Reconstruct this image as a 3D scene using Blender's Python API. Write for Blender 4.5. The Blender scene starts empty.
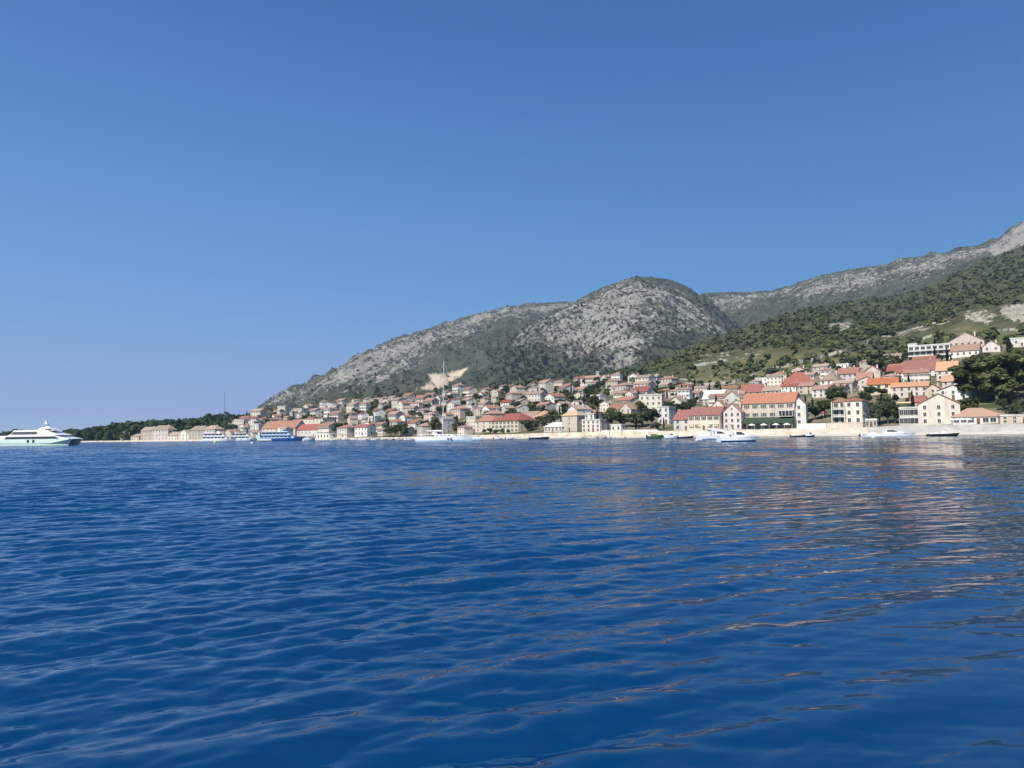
import bpy, math, random
import numpy as np
from mathutils import Vector, Matrix

random.seed(11)
RNG = np.random.default_rng(11)
S = bpy.context.scene
COL = S.collection
R = math.radians

# ------------------------------------------------------------------ camera model
F, CX, CY, CAMH = 760.0, 512.0, 384.0, 1.8
PITCH = math.atan(51.5 / F)
ROLL = math.atan(0.012)
cr, sr = math.cos(ROLL), math.sin(ROLL)
cp, sp = math.cos(PITCH), math.sin(PITCH)

def uv(px, py):
    """photo direction -> (X/Y, Z/Y) slopes of the world ray"""
    a = (np.asarray(px, float) - CX) / F
    b = (CY - np.asarray(py, float)) / F
    # undo roll (photo horizon rises to the right)
    a2 = a * cr + b * sr
    b2 = -a * sr + b * cr
    y = cp - b2 * sp
    z = sp + b2 * cp
    return a2 / y, z / y

def proj(x, y, z):
    yc = y * cp + (z - CAMH) * sp
    zc = -y * sp + (z - CAMH) * cp
    a2, b2 = x / yc, zc / yc
    a = a2 * cr - b2 * sr
    b = a2 * sr + b2 * cr
    return CX + F * a, CY - F * b

cam = bpy.data.cameras.new('camera')
co = bpy.data.objects.new('camera', cam)
COL.objects.link(co)
cam.sensor_width = 36.0
cam.lens = 36.0 * F / 1024.0
cam.clip_start, cam.clip_end = 0.1, 30000
_r = Vector((cr, 0, 0)); 
right = Vector((1, 0, 0)); up0 = Vector((0, -sp, cp)); fwd = Vector((0, cp, sp))
rx = right * cr + up0 * (-sr)
ux = right * sr + up0 * cr
co.matrix_world = Matrix(((rx.x, ux.x, -fwd.x, 0), (rx.y, ux.y, -fwd.y, 0), (rx.z, ux.z, -fwd.z, CAMH), (0, 0, 0, 1)))
S.camera = co

# ------------------------------------------------------------------ render, sky, sun
S.render.engine = 'CYCLES'
S.cycles.use_denoising = True
S.cycles.max_bounces = 5
S.cycles.diffuse_bounces = 2
S.cycles.glossy_bounces = 3
S.cycles.volume_bounces = 0
S.view_settings.view_transform = 'Standard'
S.view_settings.look = 'None'
S.view_settings.exposure = 0.35
S.view_settings.gamma = 1.0
SUN = Vector((-0.52, -0.76, 0.0)).normalized()
ELEV = R(44)
W = bpy.data.worlds.new('World'); S.world = W; W.use_nodes = True
wn = W.node_tree
sky = wn.nodes.new('ShaderNodeTexSky'); sky.sky_type = 'NISHITA'
sky.sun_disc = False; sky.sun_elevation = ELEV
sky.sun_rotation = math.atan2(-SUN.x, SUN.y)
sky.air_density = 1.0; sky.dust_density = 0.0; sky.ozone_density = 4.5
bg = wn.nodes['Background']; bg.inputs['Strength'].default_value = 0.1
# the camera's rendering of the blue: a per-channel tone curve on the sky
sep = wn.nodes.new('ShaderNodeSeparateColor'); cmb = wn.nodes.new('ShaderNodeCombineColor')
wn.links.new(sky.outputs[0], sep.inputs[0])
for i, (A_, p_, c0) in enumerate(((.357, 1.7, .19), (.380, 2.0, .065), (.68, 2.0, .102))):
    def mth_(op, q, w):
        x_ = wn.nodes.new('ShaderNodeMath'); x_.operation = op
        for n_, z_ in enumerate((q, w)):
            if isinstance(z_, (int, float)): x_.inputs[n_].default_value = z_
            else: wn.links.new(z_, x_.inputs[n_])
        return x_.outputs[0]
    pw = mth_('POWER', mth_('MULTIPLY', sep.outputs[i], .1), p_)
    glow = mth_('MULTIPLY', mth_('MAXIMUM', mth_('SUBTRACT', mth_('MULTIPLY', sep.outputs[i], .1), .95), 0.0), 9.0)
    wn.links.new(mth_('ADD', mth_('DIVIDE', mth_('MULTIPLY', pw, A_ * 10), mth_('ADD', pw, c0)), glow), cmb.inputs[i])
# towards the zenith the plain sky takes over
tcw = wn.nodes.new('ShaderNodeTexCoord'); sxw = wn.nodes.new('ShaderNodeSeparateXYZ'); wn.links.new(tcw.outputs['Generated'], sxw.inputs[0])
mrw = wn.nodes.new('ShaderNodeMapRange'); mrw.interpolation_type = 'SMOOTHSTEP'; mrw.inputs['From Min'].default_value = .64; mrw.inputs['From Max'].default_value = .86
wn.links.new(sxw.outputs[2], mrw.inputs['Value'])
hsw = wn.nodes.new('ShaderNodeHueSaturation'); hsw.inputs['Saturation'].default_value = .75; wn.links.new(sky.outputs[0], hsw.inputs['Color'])
mxw = wn.nodes.new('ShaderNodeMix'); mxw.data_type = 'RGBA'
wn.links.new(mrw.outputs[0], mxw.inputs[0]); wn.links.new(cmb.outputs[0], mxw.inputs[6]); wn.links.new(hsw.outputs[0], mxw.inputs[7])
wn.links.new(mxw.outputs[2], bg.inputs['Color'])
sl = bpy.data.lights.new('sun', 'SUN'); sl.energy = 4.8; sl.angle = R(0.5); sl.color = (1, .95, .87)
so = bpy.data.objects.new('sun', sl); COL.objects.link(so)
sdir = Vector((SUN.x * math.cos(ELEV), SUN.y * math.cos(ELEV), math.sin(ELEV)))
so.rotation_euler = sdir.to_track_quat('Z', 'Y').to_euler()
so.location = sdir * 500

# ------------------------------------------------------------------ helpers
def tag(o, label=None, cat=None, group=None, kind=None):
    if label: o['label'] = label
    if cat: o['category'] = cat
    if group: o['group'] = group
    if kind: o['kind'] = kind
    return o

def empty(name, loc=(0, 0, 0), rz=0.0, label=None, cat=None, group=None):
    o = bpy.data.objects.new(name, None)
    o.empty_display_size = 1
    COL.objects.link(o)
    o.location = loc; o.rotation_euler = (0, 0, rz)
    return tag(o, label, cat, group)

CHILD = {}
def link(o, parent=None):
    COL.objects.link(o)
    if parent is not None:
        o.parent = parent
        CHILD.setdefault(parent.name, []).append(o)
    return o

class MB:
    """a mesh under construction: several shapes, ONE object"""
    def __init__(self): self.v = []; self.f = []; self.m = []
    def add(self, vs, fs, m=0):
        b = len(self.v); self.v += [tuple(p) for p in vs]
        for q in fs: self.f.append(tuple(b + i for i in q)); self.m.append(m)
        return self
    def box(self, x0, x1, y0, y1, z0, z1, m=0):
        vs = [(x0,y0,z0),(x1,y0,z0),(x1,y1,z0),(x0,y1,z0),(x0,y0,z1),(x1,y0,z1),(x1,y1,z1),(x0,y1,z1)]
        return self.add(vs, [(0,3,2,1),(4,5,6,7),(0,1,5,4),(1,2,6,5),(2,3,7,6),(3,0,4,7)], m)
    def tube(self, p, q, r0, r1=None, n=6, m=0):
        r1 = r0 if r1 is None else r1
        p, q = Vector(p), Vector(q); d = (q - p)
        if d.length < 1e-6: return self
        d.normalize()
        a = d.orthogonal().normalized(); b = d.cross(a)
        vs = []
        for c, r in ((p, r0), (q, r1)):
            for i in range(n):
                t = 2 * math.pi * i / n
                vs.append(c + a * (r * math.cos(t)) + b * (r * math.sin(t)))
        fs = [(i, (i + 1) % n, n + (i + 1) % n, n + i) for i in range(n)]
        fs += [tuple(range(n - 1, -1, -1)), tuple(range(n, 2 * n))]
        return self.add(vs, fs, m)
    def prism(self, outline, y0, y1, m=0, top_in=0.0, zref=None):
        """side outline in (x,z), counter-clockwise seen from -y, extruded across y; narrower towards the top"""
        zs = [z for _, z in outline]; z0, z1 = min(zs), max(zs)
        def k(z): return top_in * (z - z0) / max(z1 - z0, 1e-6)
        n = len(outline)
        vs = [(x, y0 + k(z), z) for x, z in outline] + [(x, y1 - k(z), z) for x, z in outline]
        fs = [tuple(range(n)), tuple(range(2 * n - 1, n - 1, -1))]
        fs += [((i + 1) % n, i, n + i, n + (i + 1) % n) for i in range(n)]
        return self.add(vs, fs, m)
    def mesh(self, name, mats):
        me = bpy.data.meshes.new(name)
        me.from_pydata(self.v, [], self.f)
        for mt in (mats if isinstance(mats, (list, tuple)) else [mats]): me.materials.append(mt)
        if any(self.m): me.polygons.foreach_set('material_index', self.m)
        me.update()
        return me
    def build(self, name, mats, parent=None, loc=None, rz=None):
        o = bpy.data.objects.new(name, self.mesh(name, mats))
        if loc is not None: o.location = loc
        if rz is not None: o.rotation_euler = (0, 0, rz)
        return link(o, parent)

def np_mesh(name, V, Q, mats, smooth=False, parent=None, matidx=None):
    me = bpy.data.meshes.new(name)
    V = np.ascontiguousarray(V, np.float32); Q = np.ascontiguousarray(Q, np.int32)
    k = Q.shape[1]
    me.vertices.add(len(V)); me.vertices.foreach_set('co', V.ravel())
    me.loops.add(Q.size); me.loops.foreach_set('vertex_index', Q.ravel())
    me.polygons.add(len(Q)); me.polygons.foreach_set('loop_start', np.arange(0, Q.size, k, dtype=np.int32))
    me.polygons.foreach_set('loop_total', np.full(len(Q), k, np.int32))
    for mt in (mats if isinstance(mats, (list, tuple)) else [mats]): me.materials.append(mt)
    if matidx is not None: me.polygons.foreach_set('material_index', np.ascontiguousarray(matidx, np.int32))
    if smooth: me.polygons.foreach_set('use_smooth', np.ones(len(Q), bool))
    me.update(calc_edges=True); me.validate()
    o = bpy.data.objects.new(name, me)
    return link(o, parent)

def attr(o, name, a):
    at = o.data.attributes.new(name, 'FLOAT', 'POINT')
    at.data.foreach_set('value', np.ascontiguousarray(a, np.float32).ravel())

def copy_tree(o, parent=None):
    c = o.copy(); COL.objects.link(c)
    if parent is not None:
        c.parent = parent
        CHILD.setdefault(parent.name, []).append(c)
    for ch in CHILD.get(o.name, []): copy_tree(ch, c)
    return c

def grid_quads(nr, nc):
    i = np.arange(nr - 1)[:, None] * nc + np.arange(nc - 1)[None, :]
    return np.stack([i, i + 1, i + nc + 1, i + nc], -1).reshape(-1, 4)

# ---- numpy noise
def _hash(ix, iy, seed):
    h = (ix.astype(np.int64) * 374761393 + iy.astype(np.int64) * 668265263 + seed * 2147483647) & 0xffffffff
    h = ((h ^ (h >> 13)) * 1274126177) & 0xffffffff
    return ((h ^ (h >> 16)) & 0xffff) / 65535.0
def noise(x, y, seed=0):
    x = np.asarray(x, float); y = np.asarray(y, float)
    ix, iy = np.floor(x), np.floor(y); fx, fy = x - ix, y - iy
    def g(i, j):
        a = _hash(i, j, seed) * 2 * np.pi
        return np.cos(a) * (x - i) + np.sin(a) * (y - j)
    sx = fx * fx * fx * (fx * (fx * 6 - 15) + 10); sy = fy * fy * fy * (fy * (fy * 6 - 15) + 10)
    a = g(ix, iy); b = g(ix + 1, iy); c = g(ix, iy + 1); d = g(ix + 1, iy + 1)
    return (a + (b - a) * sx) * (1 - sy) + (c + (d - c) * sx) * sy
def fbm(x, y, oct=4, seed=0, gain=.5, ridged=False):
    t = 0; a = 1.0
    for o in range(oct):
        n = noise(x, y, seed + o * 17)
        t = t + a * ((0.5 - np.abs(n) * 1.6) if ridged else n)
        x = x * 2.03 + 5.1; y = y * 2.03 + 2.7; a *= gain
    return t

# ------------------------------------------------------------------ materials
def new_mat(name):
    m = bpy.data.materials.new(name); m.use_nodes = True
    nt = m.node_tree; b = nt.nodes['Principled BSDF']
    return m, nt, b
def N(nt, typ, **kw):
    n = nt.nodes.new(typ)
    for k, v in kw.items():
        if k in n.inputs: n.inputs[k].default_value = v
        else: setattr(n, k, v)
    return n
def c4(c): return (c[0], c[1], c[2], 1.0)

def mottled(name, c1, c2, scale=1.0, rough=.8, bump=0.0, bscale=None, spec=.3, detail=4.0, coord='Object', stretch=(1,1,1), lo=.35, hi=.65, metal=0.0):
    m, nt, b = new_mat(name)
    tc = N(nt, 'ShaderNodeTexCoord'); mp = N(nt, 'ShaderNodeMapping'); mp.inputs['Scale'].default_value = stretch
    nt.links.new(tc.outputs[coord], mp.inputs[0])
    nz = N(nt, 'ShaderNodeTexNoise', Scale=scale, Detail=detail, Roughness=.6)
    nt.links.new(mp.outputs[0], nz.inputs['Vector'])
    rp = N(nt, 'ShaderNodeValToRGB')
    rp.color_ramp.elements[0].position = lo; rp.color_ramp.elements[1].position = hi
    rp.color_ramp.elements[0].color = c4(c1); rp.color_ramp.elements[1].color = c4(c2)
    nt.links.new(nz.outputs['Fac'], rp.inputs[0]); nt.links.new(rp.outputs[0], b.inputs['Base Color'])
    b.inputs['Roughness'].default_value = rough; b.inputs['Specular IOR Level'].default_value = spec
    b.inputs['Metallic'].default_value = metal
    if bump:
        n2 = N(nt, 'ShaderNodeTexNoise', Scale=bscale or scale * 4, Detail=4.0)
        nt.links.new(mp.outputs[0], n2.inputs['Vector'])
        bp = N(nt, 'ShaderNodeBump', Strength=bump, Distance=.1)
        nt.links.new(n2.outputs['Fac'], bp.inputs['Height']); nt.links.new(bp.outputs[0], b.inputs['Normal'])
    return m

def vary(m, lo, hi, s0, s1):
    nt = m.node_tree; b = nt.nodes['Principled BSDF']; src = b.inputs['Base Color'].links[0].from_socket
    oi = N(nt, 'ShaderNodeObjectInfo'); hs = N(nt, 'ShaderNodeHueSaturation')
    for out, a, z, mul in (('Value', lo, hi, 1.0), ('Saturation', s0, s1, 7.13)):
        mm = N(nt, 'ShaderNodeMath', operation='MULTIPLY'); mm.inputs[1].default_value = mul; fr = N(nt, 'ShaderNodeMath', operation='FRACT')
        nt.links.new(oi.outputs['Random'], mm.inputs[0]); nt.links.new(mm.outputs[0], fr.inputs[0])
        mr = N(nt, 'ShaderNodeMapRange'); mr.inputs['To Min'].default_value = a; mr.inputs['To Max'].default_value = z
        nt.links.new(fr.outputs[0], mr.inputs['Value']); nt.links.new(mr.outputs[0], hs.inputs[out])
    nt.links.new(src, hs.inputs['Color']); nt.links.new(hs.outputs[0], b.inputs['Base Color'])
    return m
def wall_mat(name, c, dirt=.72):
    return vary(mottled(name, [x * dirt for x in c], c, scale=.55, rough=.85, bump=.25, bscale=3.0, detail=6, lo=.3, hi=.6, stretch=(1, 1, .35)), .86, 1.12, .55, 1.0)
def tile_mat(name, c, alt):
    m, nt, b = new_mat(name)
    tc = N(nt, 'ShaderNodeTexCoord')
    nz = N(nt, 'ShaderNodeTexNoise', Scale=.9, Detail=6.0, Roughness=.7); nt.links.new(tc.outputs['Object'], nz.inputs['Vector'])
    n2 = N(nt, 'ShaderNodeTexNoise', Scale=4.5, Detail=2.0); nt.links.new(tc.outputs['Object'], n2.inputs['Vector'])
    mx = N(nt, 'ShaderNodeMath', operation='ADD'); nt.links.new(nz.outputs['Fac'], mx.inputs[0]); nt.links.new(n2.outputs['Fac'], mx.inputs[1])
    rp = N(nt, 'ShaderNodeValToRGB'); rp.color_ramp.elements[0].position = .78; rp.color_ramp.elements[1].position = 1.3
    rp.color_ramp.elements[0].color = c4(c); rp.color_ramp.elements[1].color = c4(alt)
    nt.links.new(mx.outputs[0], rp.inputs[0]); nt.links.new(rp.outputs[0], b.inputs['Base Color'])
    wv = N(nt, 'ShaderNodeTexWave', Scale=1.3, Distortion=.6); wv.wave_type = 'BANDS'; wv.bands_direction = 'X'
    nt.links.new(tc.outputs['Object'], wv.inputs['Vector'])
    bp = N(nt, 'ShaderNodeBump', Strength=.5, Distance=.08); nt.links.new(wv.outputs['Fac'], bp.inputs['Height'])
    nt.links.new(bp.outputs[0], b.inputs['Normal']); b.inputs['Roughness'].default_value = .85; b.inputs['Specular IOR Level'].default_value = .2
    return vary(m, .80, 1.12, .82, 1.08)
def leaf_mat(name, c1, c2, scale=.6):
    m, nt, b = new_mat(name)
    tc = N(nt, 'ShaderNodeTexCoord'); nz = N(nt, 'ShaderNodeTexNoise', Scale=scale, Detail=3.0)
    oi = N(nt, 'ShaderNodeObjectInfo')
    nt.links.new(tc.outputs['Object'], nz.inputs['Vector'])
    rp = N(nt, 'ShaderNodeValToRGB'); rp.color_ramp.elements[0].position = .35; rp.color_ramp.elements[1].position = .68
    rp.color_ramp.elements[0].color = c4(c1); rp.color_ramp.elements[1].color = c4(c2)
    nt.links.new(nz.outputs['Fac'], rp.inputs[0])
    hs = N(nt, 'ShaderNodeHueSaturation'); mr = N(nt, 'ShaderNodeMapRange')
    mr.inputs['To Min'].default_value = .75; mr.inputs['To Max'].default_value = 1.3
    nt.links.new(oi.outputs['Random'], mr.inputs['Value']); nt.links.new(mr.outputs[0], hs.inputs['Value'])
    nt.links.new(rp.outputs[0], hs.inputs['Color']); nt.links.new(hs.outputs[0], b.inputs['Base Color'])
    b.inputs['Roughness'].default_value = .7; b.inputs['Specular IOR Level'].default_value = .25
    # leaves let some light through
    tr = N(nt, 'ShaderNodeBsdfTranslucent'); nt.links.new(hs.outputs[0], tr.inputs['Color'])
    mxs = N(nt, 'ShaderNodeMixShader'); mxs.inputs[0].default_value = .4
    nt.links.new(b.outputs[0], mxs.inputs[1]); nt.links.new(tr.outputs[0], mxs.inputs[2]); nt.links.new(mxs.outputs[0], nt.nodes['Material Output'].inputs['Surface'])
    return m

M = {}
WALLS = {'cream': (.68,.61,.49), 'white': (.74,.71,.63), 'stone': (.52,.44,.34), 'pinkish': (.66,.55,.46), 'grey': (.52,.49,.44), 'beige': (.61,.52,.41), 'yellowish': (.66,.56,.38)}
for k, c in WALLS.items(): M[k] = wall_mat('plaster ' + k, c)
TILES = {'orange': ((.50,.19,.09), (.34,.14,.08)), 'red': ((.42,.14,.095), (.27,.10,.08)), 'faded pink': ((.50,.33,.26), (.34,.21,.16)),
         'pale brown': ((.50,.39,.31), (.34,.25,.19)), 'terracotta': ((.44,.2,.13), (.31,.16,.11)), 'brown': ((.27,.17,.13), (.22,.15,.12)), 'tan': ((.56,.42,.27), (.48,.35,.22)), 'peach': ((.56,.3,.17), (.5,.28,.18))}
for k, (a, b_) in TILES.items(): M['tile ' + k] = tile_mat('roof tiles ' + k, a, b_)
M['concrete'] = mottled('concrete', (.42,.40,.37), (.55,.53,.49), .4, .9, .2)
M['whiteroof'] = mottled('white roof coat', (.58,.57,.52), (.66,.65,.6), .4, .8)
M['frame'] = mottled('window frame paint', (.6,.57,.5), (.68,.65,.58), 2, .6)
M['glass'] = mottled('dark window glass', (.03,.032,.034), (.055,.057,.06), 1.5, .25, spec=.5)
M['shutter'] = mottled('shutter paint', (.05,.075,.05), (.07,.09,.06), 2, .6)
M['wood'] = mottled('door wood', (.12,.07,.04), (.18,.11,.06), 3, .6)
M['bark'] = mottled('bark', (.10,.075,.055), (.17,.135,.105), 3, .9, .5)
M['awning'] = mottled('green awning cloth', (.035,.06,.035), (.05,.075,.045), 1, .8)
M['redcloth'] = mottled('red awning cloth', (.55,.09,.12), (.62,.13,.15), 1, .7)
M['yellowcloth'] = mottled('yellow awning cloth', (.62,.48,.25), (.7,.55,.3), 1, .7)
M['leaf'] = leaf_mat('broad leaves', (.03,.05,.018), (.085,.11,.038))
M['pine'] = leaf_mat('pine needles', (.055,.08,.03), (.19,.205,.085))
M['cypress'] = leaf_mat('cypress needles', (.012,.024,.012), (.03,.045,.018))
M['olive'] = leaf_mat('olive leaves', (.055,.075,.04), (.12,.14,.085))
M['bush'] = leaf_mat('hill bushes', (.064,.085,.036), (.17,.185,.078), .03)
M['hullwhite'] = mottled('white gelcoat', (.74,.75,.74), (.8,.81,.8), .8, .25, spec=.5)
M['hullgreen'] = mottled('pale green white paint', (.56,.73,.61), (.64,.78,.67), .5, .35)
M['hullblue'] = mottled('blue hull paint', (.02,.07,.24), (.03,.09,.28), .8, .3, spec=.5)
M['paleblue'] = mottled('pale blue paint', (.35,.52,.68), (.42,.58,.72), .8, .3, spec=.5)
M['hullnavy'] = mottled('navy hull paint', (.015,.02,.05), (.02,.03,.07), .8, .3, spec=.5)
M['hullblack'] = mottled('black rubber hull', (.015,.016,.018), (.03,.03,.032), 2, .5)
M['hullgreendark'] = mottled('green boat paint', (.03,.10,.035), (.05,.15,.05), 1, .5)
M['antifoul'] = mottled('dark antifouling', (.015,.025,.06), (.02,.03,.08), 1, .7)
M['alu'] = mottled('mast aluminium', (.62,.62,.62), (.7,.7,.7), 1, .35, metal=.3)
M['teak'] = mottled('teak deck', (.3,.2,.12), (.38,.26,.16), 3, .7)
M['canvas'] = mottled('white canvas', (.72,.71,.68), (.78,.77,.74), 1, .8)
M['yellowbuoy'] = mottled('yellow buoy plastic', (.55,.68,.1), (.65,.75,.15), 2, .5)
M['rock'] = mottled('pale boulders', (.28,.26,.23), (.5,.47,.42), .8, .9, .6)
M['drystone'] = mottled('dry stone', (.30,.28,.23), (.50,.47,.40), .5, .9, .6)

# ------------------------------------------------------------------ terrain of the coast
def curve(pts):
    """photo (px,py) polyline -> function v(u)"""
    p = np.array(pts, float); u, v = uv(p[:, 0], p[:, 1]); o = np.argsort(u)
    return lambda q: np.interp(q, u[o], v[o])
def along(pts, y=435.0):
    p = np.array(pts, float); u, _ = uv(p[:, 0], np.full(len(p), y)); o = np.argsort(u)
    return lambda q: np.interp(q, u[o], p[o, 1])

Ys = along([(-300,1050),(0,930),(60,850),(130,730),(220,640),(260,600),(330,540),(450,440),(560,362),(700,312),(850,275),(1000,248),(1150,226),(1400,200)])
TOPPY = [(-300,439),(100,440),(130,438),(200,434),(225,423),(260,415.5),(300,411.5),(330,405),(360,402),(400,399),(420,399),(450,394),(480,393),(500,390),(520,388),(545,386),(580,383),(610,380),(640,380),(660,383),(700,390),(740,388),(770,381),(800,373),(830,370),(860,369),(900,365),(930,355),(960,350),(985,347),(1024,344),(1150,334),(1400,320)]
vtop = curve(TOPPY)
dtop = along([(-300,60),(130,70),(225,220),(300,350),(400,400),(500,400),(600,380),(700,270),(800,240),(900,220),(1000,220),(1400,220)])
CREST = [(-300,441),(130,437),(200,430),(225,418),(260,411),(300,407),(330,400),(360,397),(400,393),(450,388),(500,384),(545,380),(580,377),(600,374),(630,370),(650,365),(670,356),(690,346),(704,341),(735,331),(766,321),(798,310),(823,306),(854,301),(891,298),(923,288),(954,274),(985,260),(1016,248),(1060,230),(1150,195),(1400,120)]
vcrest = curve(CREST)
ycrest = along([(-300,1130),(130,830),(225,930),(300,980),(400,1000),(500,980),(600,880),(650,850),(704,950),(800,1150),(900,1350),(1016,1550),(1150,1750),(1400,1900)])
foot = along([(-300,1.0),(230,1.2),(420,1.4),(500,2.2),(560,2.7),(860,2.9),(900,3.4),(1400,3.6)])     # promenade height

def coast_profile(u, Y):
    """height of the coast at slope u and depth Y"""
    u = np.asarray(u, float); Y = np.asarray(Y, float)
    y0 = Ys(u); yf = y0 + 13; yp = y0 + 24; yt = y0 + dtop(u); yc = np.maximum(ycrest(u), yt + 60)
    zf = foot(u); zt = np.maximum(CAMH + yt * vtop(u), zf + .2); zc = np.maximum(CAMH + yc * vcrest(u), zt + .5)
    z = np.where(Y < yf, -1.2 + (Y - y0 + 6) / 19 * 2.4, zf)
    s = np.clip((Y - yp) / (yt - yp), 0, 1); z = np.where(Y > yp, zf + (zt - zf) * s, z)
    s = np.clip((Y - yt) / (yc - yt), 0, 1)
    z = np.where(Y > yt, zt + (zc - zt) * (s * (1 - .18 * (1 - s))), z)
    z = np.where(Y > yc, zc - (Y - yc) * .35, z)
    return z
def rough_w(u, Y):
    yt = Ys(u) + dtop(u); yc = np.maximum(ycrest(u), yt + 60)
    return np.clip((Y - yt) / 60, 0, 1) * np.clip((yc + 20 - Y) / 120, .25, 1)
def coast_z(u, Y):
    X = u * Y
    w = rough_w(u, Y) * np.clip(vcrest(u) / .05, .2, 1)
    n = fbm(X / 140, Y / 140, 3, 5) * 11 + fbm(X / 30, Y / 30, 3, 9) * 3.0
    return coast_profile(u, Y) + w * n

def hit(px, py, tries=700, ymin=None):
    """where the photo ray meets the coast"""
    u, v = uv(px, py); u = float(u); v = float(v)
    y0 = float(Ys(u)) + 1
    Y = np.linspace(y0, max(float(ycrest(u)) + 60, y0 + 300), tries)
    z = coast_z(np.full(tries, u), Y); d = z - (CAMH + Y * v)
    k = np.where(d > 0)[0]
    if len(k) == 0: return None
    k = k[0]
    y = Y[k]
    if k > 0:
        a, b = d[k - 1], d[k]; y = Y[k - 1] + (Y[k] - Y[k - 1]) * (-a / (b - a + 1e-9))
    return u * y, y, float(coast_z(np.array([u]), np.array([y]))[0])

def poly_mask(px, py, poly, soft):
    """soft inside mask of a polygon"""
    p = np.array(poly, float); n = len(p)
    inside = np.zeros(px.shape, bool); dist = np.full(px.shape, 1e9)
    for i in range(n):
        a = p[i]; b = p[(i + 1) % n]
        c = ((a[1] > py) != (b[1] > py))
        with np.errstate(divide='ignore', invalid='ignore'):
            xi = (b[0] - a[0]) * (py - a[1]) / (b[1] - a[1] + 1e-12) + a[0]
        inside ^= c & (px < xi)
        ab = b - a; t = np.clip(((px - a[0]) * ab[0] + (py - a[1]) * ab[1]) / (ab @ ab), 0, 1)
        dist = np.minimum(dist, np.hypot(px - a[0] - t * ab[0], py - a[1] - t * ab[1]))
    return np.clip(.5 + np.where(inside, dist, -dist) / soft, 0, 1)

# masks of bare rock and terraces on the near hillside: outlines drawn on the photograph and carried to the slope
ROCKY = [([(690,348),(712,340),(745,346),(775,342),(778,356),(745,366),(715,372),(690,366)], 16, .58),
         ([(826,322),(850,320),(866,327),(845,333),(828,330)], 7, .8),
         ([(962,312),(985,308),(1000,314),(990,326),(962,324)], 8, .85),
         ([(1000,306),(1022,302),(1080,300),(1080,316),(1015,324),(1000,318)], 7, 1.0),
         ([(862,340),(900,330),(950,318),(952,324),(910,336),(866,345)], 5, .7),
         ([(636,384),(670,372),(700,372),(740,376),(736,386),(690,388),(640,390)], 6, .5)]
TERR = [([(690,366),(770,352),(860,352),(930,335),(965,326),(1030,324),(1060,345),(960,350),(930,356),(860,372),(800,380),(740,390),(690,392)], 8, 1.0)]

nc = 1500; us = np.linspace(float(uv(-260, 435)[0]), float(uv(1330, 435)[0]), nc)
# rows: dense near the shore, thinner up the hill
tt = np.concatenate([np.linspace(0, .30, 90), np.linspace(.305, 1.0, 330), np.linspace(1.02, 1.4, 20)])
U = np.repeat(us[None, :], len(tt), 0)
y0 = Ys(us) + 23.9; ycr = np.maximum(ycrest(us), Ys(us) + dtop(us) + 60)
Yg = y0[None, :] + (ycr - y0)[None, :] * tt[:, None]
Zg = coast_z(U, Yg)
XG = U * Yg
PXg, PYg = proj(XG, Yg, Zg)
rock = np.zeros(U.shape); terr = np.zeros(U.shape)
for poly, soft, w in ROCKY: rock = np.maximum(rock, w * poly_mask(PXg, PYg, poly, soft))
for poly, soft, w in TERR: terr = np.maximum(terr, w * poly_mask(PXg, PYg, poly, soft))
# terraces: real steps in the slope
zq = Zg / 3.2; st = (np.floor(zq) + np.clip((zq - np.floor(zq) - .72) / .28, 0, 1)) * 3.2
Zg = Zg + (st - Zg) * terr * .75
Zg += rock * fbm(XG / 9, Yg / 9, 3, 31, ridged=True) * 2.2
townw = np.clip(1 - (Yg - (Ys(us) + dtop(us))[None, :]) / 40, 0, 1)

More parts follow.
